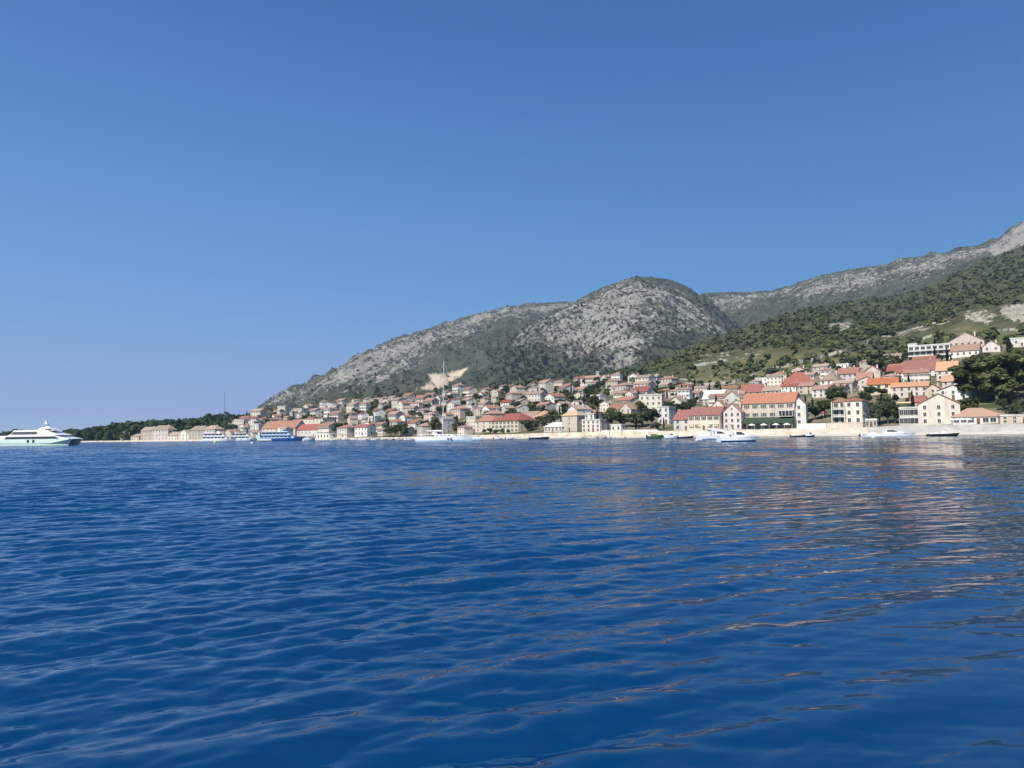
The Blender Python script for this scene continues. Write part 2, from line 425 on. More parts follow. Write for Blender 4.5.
def coast_mat():
    m, nt, b = new_mat('hillside ground')
    tc = N(nt, 'ShaderNodeTexCoord')
    def nz(scale, detail=5.0, rough=.6):
        n = N(nt, 'ShaderNodeTexNoise', Scale=scale, Detail=detail, Roughness=rough)
        nt.links.new(tc.outputs['Object'], n.inputs['Vector']); return n.outputs['Fac']
    def ramp(f, a, b_, c1, c2):
        r = N(nt, 'ShaderNodeValToRGB'); r.color_ramp.elements[0].position = a; r.color_ramp.elements[1].position = b_
        r.color_ramp.elements[0].color = c4(c1); r.color_ramp.elements[1].color = c4(c2); nt.links.new(f, r.inputs[0]); return r.outputs[0]
    def mixc(f, a, b_):
        x = N(nt, 'ShaderNodeMix', data_type='RGBA'); nt.links.new(f, x.inputs[0]); nt.links.new(a, x.inputs[6]); nt.links.new(b_, x.inputs[7]); return x.outputs[2]
    def at(n): 
        a = N(nt, 'ShaderNodeAttribute'); a.attribute_name = n; return a.outputs['Fac']
    def mth(op, a, b_):
        x = N(nt, 'ShaderNodeMath', operation=op)
        for i, q in enumerate((a, b_)):
            if isinstance(q, (int, float)): x.inputs[i].default_value = q
            else: nt.links.new(q, x.inputs[i])
        x.use_clamp = op in ('MULTIPLY',) and False
        return x.outputs[0]
    scrub = ramp(nz(.09, 6), .38, .62, (.045,.053,.027), (.10,.10,.054))
    terrc = ramp(nz(.05, 7, .7), .35, .65, (.07,.085,.035), (.19,.165,.09))
    town = ramp(nz(.06, 6), .4, .6, (.07,.085,.04), (.24,.20,.14))
    rockc = ramp(nz(.25, 6, .7), .35, .62, (.17,.155,.12), (.46,.42,.35))
    col = mixc(at('terrace'), scrub, terrc)
    col = mixc(at('town'), col, town)
    sel = mth('GREATER_THAN', mth('ADD', mth('MULTIPLY', at('rock'), .42), nz(.10, 7, .75)), .82)
    col = mixc(sel, col, rockc)
    nt.links.new(col, b.inputs['Base Color']); b.inputs['Roughness'].default_value = .95; b.inputs['Specular IOR Level'].default_value = .1
    bp = N(nt, 'ShaderNodeBump', Strength=.6, Distance=1.2); nt.links.new(nz(.35, 5), bp.inputs['Height']); nt.links.new(bp.outputs[0], b.inputs['Normal'])
    return m
o = np_mesh('hillside', np.stack([XG, Yg, Zg], -1).reshape(-1, 3), grid_quads(*U.shape), coast_mat(), True)
attr(o, 'rock', rock); attr(o, 'terrace', terr * .9); attr(o, 'town', townw)
tag(o, kind='structure')

# promenade and beach
def strip(name, offs, zfun, mat, u0=-260, u1=1330, n=500):
    q = np.linspace(float(uv(u0, 435)[0]), float(uv(u1, 435)[0]), n)
    rows = []
    for d, zf in zip(offs, zfun):
        wob = 0 if d > 9 else noise(q * 60, q * 0 + 3, 4) * 2.5 * (1 if d < 3 else .3)
        Y = Ys(q) + d + wob
        rows.append(np.stack([q * Y, Y, zf(q) + 0 * q], -1))
    V = np.stack(rows)
    o = np_mesh(name, V.reshape(-1, 3), grid_quads(len(offs), n), mat, False)
    return tag(o, kind='structure')
M['pebble'] = mottled('pale beach pebbles', (.50,.44,.34), (.68,.62,.52), .18, .95, .4, bscale=3, detail=8)
def wet_edge(m):
    nt = m.node_tree; b = nt.nodes['Principled BSDF']; src = b.inputs['Base Color'].links[0].from_socket
    tc = N(nt, 'ShaderNodeTexCoord'); sx = N(nt, 'ShaderNodeSeparateXYZ'); nt.links.new(tc.outputs['Object'], sx.inputs[0])
    mr = N(nt, 'ShaderNodeMapRange'); mr.inputs['From Min'].default_value = .12; mr.inputs['From Max'].default_value = .38; nt.links.new(sx.outputs[2], mr.inputs['Value'])
    hs = N(nt, 'ShaderNodeHueSaturation', Value=.38); nt.links.new(src, hs.inputs['Color'])
    mx = N(nt, 'ShaderNodeMix', data_type='RGBA'); nt.links.new(mr.outputs[0], mx.inputs[0]); nt.links.new(hs.outputs[0], mx.inputs[6]); nt.links.new(src, mx.inputs[7]); nt.links.new(mx.outputs[2], b.inputs['Base Color'])
wet_edge(M['pebble'])
M['paving'] = mottled('promenade paving', (.50,.47,.42), (.60,.57,.52), .25, .9, .1)
M['seawall'] = mottled('sea wall stone', (.46,.40,.31), (.68,.62,.52), .22, .9, .3, stretch=(1,1,2))
M['quaywall'] = mottled('quay concrete', (.36,.34,.32), (.48,.46,.44), .25, .9, .2, stretch=(1,1,2))
strip('beach', [-8, 0, 3, 7, 13.2], [lambda q: -1.4, lambda q: -.05, lambda q: .35, lambda q: .8, lambda q: foot(q) * 0 + np.minimum(1.15, foot(q) - .35)], M['pebble'])
strip('promenade', [13.0, 24.2], [lambda q: foot(q) + .012, lambda q: foot(q) + .03], M['paving'])
def sea_wall(name, x0, x1, mat, label, d=12.4, t=.55, up=.28, n=60):
    q = np.linspace(float(uv(x0, 435)[0]), float(uv(x1, 435)[0]), n)
    mb = MB(); vs = []
    for a in q:
        y = float(Ys(a)) + d; zt = float(foot(a)) + up
        vs += [(a * y, y, -.2), (a * y, y, zt), (a * (y + t), y + t, zt), (a * (y + t), y + t, -.2)]
    fs = []
    for i in range(n - 1):
        for k in range(3): fs.append((4 * i + k, 4 * (i + 1) + k, 4 * (i + 1) + k + 1, 4 * i + k + 1))
    fs += [(0, 1, 2, 3), (4 * n - 1, 4 * n - 2, 4 * n - 3, 4 * n - 4)]
    mb.add(vs, fs); o = mb.build(name, mat)
    return tag(o, label, 'wall')
sea_wall('sea_wall', -60, 302, M['seawall'], 'low pale sea wall running from the wooded cape to the blue ferry')
sea_wall('sea_wall', 302.3, 505, M['seawall'], 'low stone sea wall from the blue ferry past the sailing yacht')
sea_wall('sea_wall', 505.3, 868, M['seawall'], 'bright cream sea wall above the pebble beach below the red roofed houses')
sea_wall('quay_wall', 868.3, 1100, M['quaywall'], 'grey concrete quay wall behind the speedboats at the right')

# ------------------------------------------------------------------ mountains
# bare sandy slope on the ridge above the town: outline drawn on the photograph
PIT = [(427,374),(440,374),(450,372.5),(456,371.2),(462,369.5),(468.5,367.6),(465,371.5),(461,376),(454,380),(446.5,384.5),(441,388),(436,389.5),(428,389),(416,388.6),(425,386.5),(432,379)]
def mountain(name, x0, x1, sil, ycr_pts, base_pts, zb_pts, ncol, nrow, prof, seed, amp, rockpolys, mat, back=.5, ledge=6.0):
    q = np.linspace(float(uv(x0, 400)[0]), float(uv(x1, 400)[0]), ncol)
    vs = curve(sil)(q); yc = along(ycr_pts, 350)(q); yb = along(base_pts, 350)(q); zb = along(zb_pts, 350)(q)
    zc = CAMH + yc * vs
    s = np.concatenate([np.linspace(0, 1, nrow), np.linspace(1.01, 1.0 + back, 16)])
    Y = yb + (yc - yb) * s[:, None]
    ps = np.array(prof); g = np.interp(np.minimum(s, 1), ps[:, 0], ps[:, 1])
    # smooth the profile
    k = np.ones(15) / 15; gp = np.pad(g, 7, mode='edge'); g = np.convolve(gp, k, 'valid')
    g[nrow - 1:] = 1; g = np.where(s <= 1, g, 1)
    Z = zb + (zc - zb) * g[:, None]
    Z = np.where(s[:, None] > 1, zc - (Y - yc) * .35, Z)
    X = q[None, :] * Y
    h = np.clip((zc - zb) / 150, .1, 1)
    w = np.clip((1.02 - s) / .14, 0.05, 1) * np.clip(s / .1, 0, 1)
    Z = Z + w[:, None] * h * ((fbm(X / 260, Y / 420, 4, seed, ridged=True) - .33) * amp + fbm(X / 45, Y / 60, 3, seed + 3) * amp * .22)
    Z = Z + np.clip(s / .2, 0, 1)[:, None] * h * (fbm(X / 16, Y / 20, 3, seed + 7, ridged=True) - .3) * 3.4
    # ledges of the rock beds
    led = (zc[None, :] - Z) / 34 + fbm(X / 300, Y / 300, 3, seed + 11) * 1.3
    fr = led - np.floor(led)
    Z = Z + np.clip((1 - s) / .06, 0, 1)[:, None] * np.clip(s / .25, 0, 1)[:, None] * h * ledge * (np.clip(fr / .75, 0, 1) - np.clip((fr - .75) / .25, 0, 1) - .45) * np.clip(.6 + fbm(X / 120, Y / 120, 2, seed + 19), 0, 1.2)
    PX, PY = proj(X, Y, Z)
    rk = np.zeros(X.shape)
    for poly, soft, wt in rockpolys: rk = np.maximum(rk, wt * poly_mask(PX, PY, poly, soft))
    o = np_mesh(name, np.stack([X, Y, Z], -1).reshape(-1, 3), grid_quads(*X.shape), mat, True)
    pit = poly_mask(PX + noise(X / 22, Y / 22, 3) * 1.2, PY + noise(X / 22, Y / 22, 8) * .8, PIT, 1.3) if name == 'limestone_ridge' else np.zeros(X.shape)
    attr(o, 'rock', rk); attr(o, 'sand', pit)
    # how far along the ridge / below the crest line, in metres, for the layering of the rock
    attr(o, 'below', (zc[None, :] - Z))
    tag(o, kind='structure')
    return dict(q=q, Y=Y, X=X, Z=Z, rk=rk, PX=PX, PY=PY)

def mountain_mat(name, light=1.0):
    m, nt, b = new_mat(name)
    tc = N(nt, 'ShaderNodeTexCoord')
    def nz(scale, detail=5.0, rough=.6, st=(1, 1, 1), vec=None):
        mp = N(nt, 'ShaderNodeMapping'); mp.inputs['Scale'].default_value = st; nt.links.new(vec or tc.outputs['Object'], mp.inputs[0])
        n = N(nt, 'ShaderNodeTexNoise', Scale=scale, Detail=detail, Roughness=rough); nt.links.new(mp.outputs[0], n.inputs['Vector']); return n.outputs['Fac']
    def ramp(f, a, b_, c1, c2):
        r = N(nt, 'ShaderNodeValToRGB'); r.color_ramp.elements[0].position = a; r.color_ramp.elements[1].position = b_
        r.color_ramp.elements[0].color = c4(c1); r.color_ramp.elements[1].color = c4(c2); nt.links.new(f, r.inputs[0]); return r.outputs[0]
    def mth(op, *qs):
        x = N(nt, 'ShaderNodeMath', operation=op)
        for i, q in enumerate(qs):
            if isinstance(q, (int, float)): x.inputs[i].default_value = q
            else: nt.links.new(q, x.inputs[i])
        return x.outputs[0]
    def at(n):
        a = N(nt, 'ShaderNodeAttribute'); a.attribute_name = n; return a.outputs['Fac']
    # layered coordinate: along x, and metres below the crest
    sx = N(nt, 'ShaderNodeSeparateXYZ'); nt.links.new(tc.outputs['Object'], sx.inputs[0])
    cb = N(nt, 'ShaderNodeCombineXYZ'); nt.links.new(sx.outputs[0], cb.inputs[0]); nt.links.new(at('below'), cb.inputs[1])
    layer = nz(1.0, 6, .66, (.010, .05, 1), cb.outputs[0])
    speck = nz(.075, 5, .75)
    big = nz(.006, 4, .55)
    fine = nz(.16, 3, .7)
    v = mth('ADD', mth('ADD', mth('MULTIPLY', layer, .75), mth('MULTIPLY', fine, .65)), mth('ADD', mth('MULTIPLY', speck, 1.05), mth('MULTIPLY', big, .45)))
    # v is about 1.25 on average
    r = at('rock')
    f = mth('SUBTRACT', mth('ADD', v, mth('MULTIPLY', r, .44)), 1.79)
    sel = N(nt, 'ShaderNodeMapRange', interpolation_type='SMOOTHSTEP'); sel.inputs['From Min'].default_value = -.035; sel.inputs['From Max'].default_value = .07
    nt.links.new(f, sel.inputs['Value'])
    sel.inputs['To Max'].default_value = .95
    L = light
    rockc = ramp(nz(.05, 6, .7), .35, .65, (.19 * L, .18 * L, .158 * L), (.37 * L, .35 * L, .31 * L))
    scrub = ramp(nz(.03, 6, .7), .36, .64, (.042, .049, .036), (.092, .097, .068))
    x = N(nt, 'ShaderNodeMix', data_type='RGBA'); nt.links.new(sel.outputs[0], x.inputs[0]); nt.links.new(scrub, x.inputs[6]); nt.links.new(rockc, x.inputs[7])
    y = N(nt, 'ShaderNodeMix', data_type='RGBA'); nt.links.new(at('sand'), y.inputs[0]); nt.links.new(x.outputs[2], y.inputs[6])
    nt.links.new(ramp(nz(.035, 6, .65), .32, .66, (.43, .35, .25), (.60, .50, .37)), y.inputs[7])
    nt.links.new(y.outputs[2], b.inputs['Base Color']); b.inputs['Roughness'].default_value = .95; b.inputs['Specular IOR Level'].default_value = .1
    bp = N(nt, 'ShaderNodeBump', Strength=.7, Distance=4.0); nt.links.new(speck, bp.inputs['Height']); nt.links.new(bp.outputs[0], b.inputs['Normal'])
    return m
M['mountain'] = mountain_mat('limestone and scrub')
M['ridge'] = mountain_mat('far limestone and scrub')

LEFTSIL = [(120,446),(190,440),(230,424),(246,416),(255,411),(262,407),(275,398.5),(300,386.5),(330,371),(360,355),(400,338.5),(440,326),(470,316),(500,308.5),(530,304),(550,302.5),(575,302),(620,303),(700,306)]
ML = mountain('limestone_ridge', 110, 720, LEFTSIL,
    [(110,2300),(230,2500),(330,2800),(500,3300),(720,3400)], [(110,1000),(230,1000),(400,1050),(600,1100),(720,1100)], [(110,-30),(230,-10),(300,15),(400,35),(720,40)],
    760, 300, [(0,0),(.3,.2),(.7,.68),(.9,.89),(1,1)], 21, 58,
    [([(250,412),(270,394),(300,380),(360,348),(420,325),(470,309),(500,301),(530,297),(575,294),(585,318),(530,320),(500,325),(470,340),(440,350),(415,372),(395,383),(360,391),(320,397),(280,409)], 26, .88),
     ([(330,372),(400,338),(470,316),(470,326),(430,345),(390,368),(350,385),(320,390)], 18, 1.08)], M['mountain'])
DOME = [(380,412),(420,404),(440,400),(470,388),(486,370),(500,350),(520,332),(540,319),(555,310),(575,301.5),(590,293),(605,285),(625,279.5),(640,277.5),(655,277),(668,279),(680,283),(692,290),(705,299),(720,311),(735,322),(760,336),(800,350),(860,380)]
MD = mountain('rocky_dome', 378, 870, DOME,
    [(378,1500),(440,1700),(520,2200),(600,2400),(680,2400),(760,2200),(870,1800)], [(378,1000),(870,1000)], [(378,20),(450,40),(600,45),(870,40)],
    800, 320, [(0,0),(.3,.17),(.72,.69),(.9,.89),(1,1)], 41, 54,
    [([(497,350),(510,338),(518,328),(553,304),(580,294),(600,283),(622,275),(640,274),(652,279),(680,287),(702,298),(718,314),(735,332),(715,338),(690,335),(668,338),(650,350),(625,366),(590,364),(560,360),(530,353)], 18, .74),
     ([(560,312),(600,292),(640,284),(650,300),(640,330),(610,355),(570,356),(520,344)], 24, .95),
     ([(600,355),(625,350),(640,358),(625,372),(598,372)], 8, .85)], M['mountain'], ledge=12.0)
FARSIL = [(560,318),(640,303),(690,296),(705,294),(720,293),(745,292),(770,291),(790,286.5),(805,280),(820,276),(850,269.5),(880,265.5),(910,260.5),(940,254),(965,248.5),(985,243.5),(998,240),(1008,231),(1024,222),(1060,205),(1150,170),(1400,110)]
MF = mountain('limestone_plateau', 560, 1350, FARSIL,
    [(560,3000),(700,3000),(900,2800),(1024,2500),(1350,2300)], [(560,1500),(1350,1500)], [(560,100),(750,130),(900,240),(1024,320),(1350,500)],
    900, 260, [(0,0),(.3,.24),(.75,.72),(.92,.91),(1,1)], 61, 52,
    [([(560,312),(700,287),(790,280),(850,263),(940,248),(1000,232),(1024,214),(1350,104),(1350,200),(1024,252),(985,262),(930,280),(880,290),(840,300),(780,303),(740,316),(700,312)], 24, .72),
     ([(780,292),(850,271),(950,253),(1000,241),(980,256),(920,276),(860,290),(800,300)], 18, .95),
     ([(985,250),(1000,238),(1024,222),(1060,204),(1060,230),(1024,246),(995,258)], 6, 1.2)], M['ridge'])

def hit_grid(md, px, py):
    u, v = uv(px, py); u = float(u); v = float(v)
    q = md['q']; i = np.clip(np.searchsorted(q, u), 1, len(q) - 1); t = (u - q[i - 1]) / (q[i] - q[i - 1])
    Y = md['Y'][:, i - 1] * (1 - t) + md['Y'][:, i] * t; Z = md['Z'][:, i - 1] * (1 - t) + md['Z'][:, i] * t
    k = np.where(Z - (CAMH + Y * v) > 0)[0]
    if len(k) == 0: return None
    k = k[0]
    return u * Y[k], Y[k], Z[k]

# ------------------------------------------------------------------ water
def water_mat():
    m, nt, b = new_mat('sea water')
    tc = N(nt, 'ShaderNodeTexCoord')
    b.inputs['Base Color'].default_value = (.0008, .024, .092, 1)
    b.inputs['Roughness'].default_value = .045; b.inputs['IOR'].default_value = 1.33; b.inputs['Specular IOR Level'].default_value = .5
    nz0 = N(nt, 'ShaderNodeTexNoise', Scale=.05, Detail=3.0); nt.links.new(tc.outputs['Object'], nz0.inputs['Vector'])
    rp = N(nt, 'ShaderNodeValToRGB'); rp.color_ramp.elements[0].position = .3; rp.color_ramp.elements[1].position = .7
    rp.color_ramp.elements[0].color = (.0001, .027, .096, 1); rp.color_ramp.elements[1].color = (.0002, .043, .130, 1)
    nt.links.new(nz0.outputs['Fac'], rp.inputs[0]); sxp = N(nt, 'ShaderNodeSeparateXYZ'); nt.links.new(tc.outputs['Object'], sxp.inputs[0])
    mrp = N(nt, 'ShaderNodeMapRange'); mrp.inputs['From Min'].default_value = 10; mrp.inputs['From Max'].default_value = 150; nt.links.new(sxp.outputs[0], mrp.inputs['Value'])
    mxp = N(nt, 'ShaderNodeMix', data_type='RGBA'); nt.links.new(mrp.outputs[0], mxp.inputs[0]); nt.links.new(rp.outputs[0], mxp.inputs[6]); mxp.inputs[7].default_value = (.005, .070, .085, 1)
    sha = N(nt, 'ShaderNodeAttribute'); sha.attribute_name = 'shallow'
    mxq = N(nt, 'ShaderNodeMix', data_type='RGBA'); nt.links.new(sha.outputs['Fac'], mxq.inputs[0]); nt.links.new(mxp.outputs[2], mxq.inputs[6]); mxq.inputs[7].default_value = (.03, .17, .19, 1)
    nt.links.new(mxq.outputs[2], b.inputs['Base Color'])
    # small ripples: slopes taken from vector noise so that the far water keeps its chop
    def vec(scale, st, det, amp):
        mp = N(nt, 'ShaderNodeMapping'); mp.inputs['Scale'].default_value = st; mp.inputs['Rotation'].default_value = (0, 0, R(14)); nt.links.new(tc.outputs['Object'], mp.inputs[0])
        n = N(nt, 'ShaderNodeTexNoise', Scale=scale, Detail=det, Roughness=.55); nt.links.new(mp.outputs[0], n.inputs['Vector'])
        s = N(nt, 'ShaderNodeVectorMath', operation='SUBTRACT'); s.inputs[1].default_value = (.5, .5, .5); nt.links.new(n.outputs['Color'], s.inputs[0])
        k = N(nt, 'ShaderNodeVectorMath', operation='MULTIPLY'); k.inputs[1].default_value = amp; nt.links.new(s.outputs[0], k.inputs[0])
        return k.outputs[0]
    a1 = vec(3.2, (.5, 1.15, 1), 3.0, (.40, .80, 0))
    a2 = vec(.55, (.4, 1.0, 1), 2.0, (.22, .55, 0))
    ad0 = N(nt, 'ShaderNodeVectorMath', operation='ADD'); nt.links.new(a1, ad0.inputs[0]); nt.links.new(a2, ad0.inputs[1])
    # the faces that lean towards the open sea are the ones that show above the crests
    ad = N(nt, 'ShaderNodeVectorMath', operation='ADD'); nt.links.new(ad0.outputs[0], ad.inputs[0]); ad.inputs[1].default_value = (-.01, -.085, 0)
    # the modelled waves carry the near water; the slopes fade in where the mesh no longer resolves them
    fa = N(nt, 'ShaderNodeAttribute'); fa.attribute_name = 'chop'
    sc = N(nt, 'ShaderNodeVectorMath', operation='SCALE'); nt.links.new(ad.outputs[0], sc.inputs[0]); nt.links.new(fa.outputs['Fac'], sc.inputs['Scale'])
    gm = N(nt, 'ShaderNodeNewGeometry')
    ad2 = N(nt, 'ShaderNodeVectorMath', operation='ADD'); nt.links.new(gm.outputs['Normal'], ad2.inputs[0]); nt.links.new(sc.outputs[0], ad2.inputs[1])
    nm = N(nt, 'ShaderNodeVectorMath', operation='NORMALIZE'); nt.links.new(ad2.outputs[0], nm.inputs[0])
    nt.links.new(nm.outputs[0], b.inputs['Normal'])
    return m
# rows: fine enough to carry the waves near the boat, wider apart farther out
Yw = np.concatenate([np.arange(-24, 1.9, .16), np.arange(1.9, 3.6, .035), np.arange(3.6, 9, .028), np.geomspace(9, 420, 1280)[:-1], np.geomspace(420, 4300, 90)])
uw = np.concatenate([np.linspace(-3, -.92, 40)[:-1], np.linspace(-.92, .92, 1400), np.linspace(.92, 3, 40)[1:]]); du_ = 1.84 / 1399
wr = np.random.default_rng(5)
comps = []
for i in range(150):
    lam = .085 * (1.75 / .085) ** wr.random()
    th = R(-66) + wr.normal() * (.25 if lam > .45 else .5)
    k = 2 * math.pi / lam
    a = .0165 * (1.3 if .3 < lam < .95 else 1.0) * (.8 if lam > 1.2 else 1) / k
    comps.append((lam, k * math.cos(th), k * math.sin(th), a, math.cos(th), math.sin(th), wr.random() * 6.28, i % 5))
Zs = []; DXs = []; DYs = []; chops = []
dyw = np.gradient(Yw); B = 260
for b0 in range(0, len(Yw), B):
    yw = Yw[b0:b0 + B]; dd = dyw[b0:b0 + B]
    rw_ = np.maximum(yw, 0) + 12.0
    X = (uw[None, :] * rw_[:, None]).astype(np.float32); Yb = np.repeat(yw[:, None], len(uw), 1).astype(np.float32)
    gust = np.clip(1 + fbm(X / 11, Yb / 18, 3, 77) * .95 - np.clip(X / np.maximum(Yb, 6), -.5, .6) * 1.0, .30, 1.7).astype(np.float32)
    gust *= (1 - .38 * np.clip((X / np.maximum(Yb, 3) - .02) / .25, 0, 1) * np.clip((14 - Yb) / 6, 0, 1)).astype(np.float32)
    warp = [(noise(X / w_, Yb / w_, 100 + q) * 2.6).astype(np.float32) for q, w_ in enumerate((2.1, 3.7, 6.1, 9.3, 4.9))]
    Z = np.zeros_like(X); DX = np.zeros_like(X); DY = np.zeros_like(X)
    step = np.maximum(dd, .5 * rw_ * du_)
    for lam, kx, ky, a, ct, st_, ph, q in comps:
        fade = np.clip((lam / (step * 2.3) - 1) / .8, 0, 1).astype(np.float32)
        if fade.max() == 0: continue
        p = np.float32(kx) * X + np.float32(ky) * Yb + np.float32(ph) + warp[q]
        w = fade[:, None] * np.float32(a) * (gust if lam < 1.4 else (.2 + .8 * gust))
        sn = np.sin(p); cs = np.cos(p)
        Z += w * sn; DX -= w * cs * np.float32(.95 * ct); DY -= w * cs * np.float32(.95 * st_)
    Zs.append(Z); DXs.append(X + DX); DYs.append(Yb + DY)
    chops.append(gust * np.clip((yw[:, None] - 12) / 100, .07, 1.0).astype(np.float32))
Vw = np.stack([np.concatenate(DXs), np.concatenate(DYs), np.concatenate(Zs)], -1)
o = np_mesh('sea', Vw.reshape(-1, 3), grid_quads(len(Yw), len(uw)), water_mat(), True)
attr(o, 'chop', np.concatenate(chops))
ut = Vw[:, :, 0] / np.maximum(Vw[:, :, 1], 5)
shal = np.clip(1 - (Ys(ut) - 4 - Vw[:, :, 1]) / 34, 0, 1) * np.clip((ut + .05) / .1, 0, 1)
attr(o, 'shallow', shal)
tag(o, kind='structure')
# sea floor far below, so that the water sheet has something under it

# ------------------------------------------------------------------ houses
WIN = {}
def win_mesh(w, h):
    k = (round(w, 2), round(h, 2))
    if k not in WIN:
        mb = MB(); f = .12
        mb.box(-w/2, w/2, -.02, .03, -h/2, h/2, 0)
        mb.box(-w/2 - f, -w/2, -.09, .03, -h/2 - f, h/2 + f, 1); mb.box(w/2, w/2 + f, -.09, .03, -h/2 - f, h/2 + f, 1)
        mb.box(-w/2, w/2, -.09, .03, h/2, h/2 + f, 1); mb.box(-w/2, w/2, -.13, .03, -h/2 - f, -h/2, 1)
        mb.box(-.03, .03, -.05, -.02, -h/2, h/2, 1)
        WIN[k] = mb.mesh('window', [M['glass'], M['frame']])
    return WIN[k]
SH = {}
def shutter_mesh(h):
    if h not in SH:
        mb = MB(); mb.box(-.26, .26, -.06, .02, -h/2, h/2)
        for i in range(5): mb.box(-.21, .21, -.075, -.06, -h/2 + .12 + i * (h - .2) / 5, -h/2 + .2 + i * (h - .2) / 5)
        SH[h] = mb.mesh('shutter', M['shutter'])
    return SH[h]
DOOR = []
def door_mesh():
    if not DOOR:
        mb = MB(); mb.box(-.55, .55, -.03, .03, 0, 2.2, 0); mb.box(-.7, -.55, -.1, .03, 0, 2.35, 1); mb.box(.55, .7, -.1, .03, 0, 2.35, 1); mb.box(-.55, .55, -.1, .03, 2.2, 2.35, 1)
        DOOR.append(mb.mesh('door', [M['wood'], M['frame']]))
    return DOOR[0]
def inst(name, me, parent, loc, rz=0):
    o = bpy.data.objects.new(name, me); o.location = loc; o.rotation_euler = (0, 0, rz)
    return link(o, parent)

def wall_mesh(root, W, D, H, roof, rise, mat):
    mb = MB(); x, y, b = W/2, D/2, -4.0
    if roof == 'gx':
        vs = [(-x,-y,b),(x,-y,b),(x,y,b),(-x,y,b),(-x,-y,H),(x,-y,H),(x,y,H),(-x,y,H),(-x,0,H+rise),(x,0,H+rise)]
        fs = [(0,3,2,1),(0,1,5,4),(2,3,7,6),(1,2,6,9,5),(3,0,4,8,7),(4,5,9,8),(6,7,8,9)]
    elif roof == 'gy':
        vs = [(-x,-y,b),(x,-y,b),(x,y,b),(-x,y,b),(-x,-y,H),(x,-y,H),(x,y,H),(-x,y,H),(0,-y,H+rise),(0,y,H+rise)]
        fs = [(0,3,2,1),(0,1,5,8,4),(2,3,7,9,6),(1,2,6,5),(3,0,4,7),(5,6,9,8),(7,4,8,9)]
    else:
        vs = [(-x,-y,b),(x,-y,b),(x,y,b),(-x,y,b),(-x,-y,H),(x,-y,H),(x,y,H),(-x,y,H)]
        fs = [(0,3,2,1),(0,1,5,4),(1,2,6,5),(2,3,7,6),(3,0,4,7),(4,5,6,7)]
    mb.add(vs, fs)
    return mb.build('wall', mat, root)

def roof_mesh(root, W, D, H, roof, rise, mat, over=.45):
    mb = MB(); x, y = W/2 + over, D/2 + over; t = .2
    if roof in ('gx', 'gy'):
        a = (W if roof == 'gy' else D) / 2; k = rise / a
        e = a + over
        out = [(-e, H + .03 - over * k), (0, H + rise + .03), (e, H + .03 - over * k), (e, H + .03 + t - over * k), (0, H + rise + .03 + t), (-e, H + .03 + t - over * k)]
        L = x if roof == 'gx' else y
        sub = MB(); sub.prism(out, -L, L)
        if roof == 'gx': vs = [(q[1], q[0], q[2]) for q in sub.v]; fs = [tuple(reversed(f)) for f in sub.f]
        else: vs = sub.v; fs = sub.f
        mb.add(vs, fs)
    elif roof == 'hip':
        lx = max(W/2 - D/2 * .9, .05) if W >= D else .05
        ly = .05 if W >= D else max(D/2 - W/2 * .9, .05)
        z0, z1, z2 = H + .02, H + .2, H + rise + .2
        vs = [(-x,-y,z0),(x,-y,z0),(x,y,z0),(-x,y,z0),(-x,-y,z1),(x,-y,z1),(x,y,z1),(-x,y,z1),(-lx,-ly,z2),(lx,-ly,z2),(lx,ly,z2),(-lx,ly,z2)]
        fs = [(0,3,2,1),(0,1,5,4),(1,2,6,5),(2,3,7,6),(3,0,4,7),(4,5,9,8),(5,6,10,9),(6,7,11,10),(7,4,8,11),(8,9,10,11)]
        mb.add(vs, fs)
    else:
        mb.box(-x + .25, x - .25, -y + .25, y - .25, H + .02, H + .24)
        for a0, a1, b0, b1 in ((-x+.25, x-.25, -y+.25, -y+.5), (-x+.25, x-.25, y-.5, y-.25), (-x+.25, -x+.5, -y+.5, y-.5), (x-.5, x-.25, -y+.5, y-.5)):
            mb.box(a0, a1, b0, b1, H + .24, H + .65)
    return mb.build('roof', mat, root)

def make_house(name, W, D, H, roof='gx', rise=1.8, wall='cream', tile='faded pink', floors=2, cols=3, side=2, left=0, door=True, chim=True, shut=False, win=(1.0, 1.4), attic=False, door_x=None):
    root = empty(name)
    wall_mesh(root, W, D, H, roof, rise, M[wall])
    rf = roof_mesh(root, W, D, H, roof, rise, M[tile] if tile in M else M['tile ' + tile])
    if chim:
        mb = MB(); cx = W * .22
        zt = H + (rise if roof != 'flat' else .3)
        mb.box(cx - .35, cx + .35, -.2 + D * .12, .5 + D * .12, H + .3 if roof == 'flat' else H + rise * .45, zt + .75)
        mb.box(cx - .45, cx + .45, -.3 + D * .12, .6 + D * .12, zt + .75, zt + .9)
        mb.build('chimney', M['pinkish'], rf)
    fh = H / floors; w, h = win; h = min(h, fh * .62); me = win_mesh(w, h)
    dc = cols // 2 if door_x is None else door_x
    for f in range(floors):
        zc = fh * f + fh * .55
        for c in range(cols):
            px = -W/2 + W * (c + .5) / cols
            if f == 0 and door and c == dc:
                inst('door', door_mesh(), root, (px, -D/2 - .01, 0)); continue
            wo = inst('window', me, root, (px, -D/2 - .005, zc))
            if shut:
                for s in (-1, 1): inst('shutter', shutter_mesh(round(h, 2)), wo, (s * (w/2 + .4), 0, 0))
        for c in range(side):
            inst('window', me, root, (W/2 + .005, -D/2 + D * (c + .5) / side, zc), R(90))
        for c in range(left):
            inst('window', me, root, (-W/2 - .005, -D/2 + D * (c + .5) / left, zc), R(-90))
    if attic:
        if roof == 'gy': inst('window', win_mesh(.7, .9), root, (0, -D/2 - .005, H + rise * .35))
        if roof == 'gx': inst('window', win_mesh(.7, .9), root, (W/2 + .005, 0, H + rise * .35), R(90))
    return root

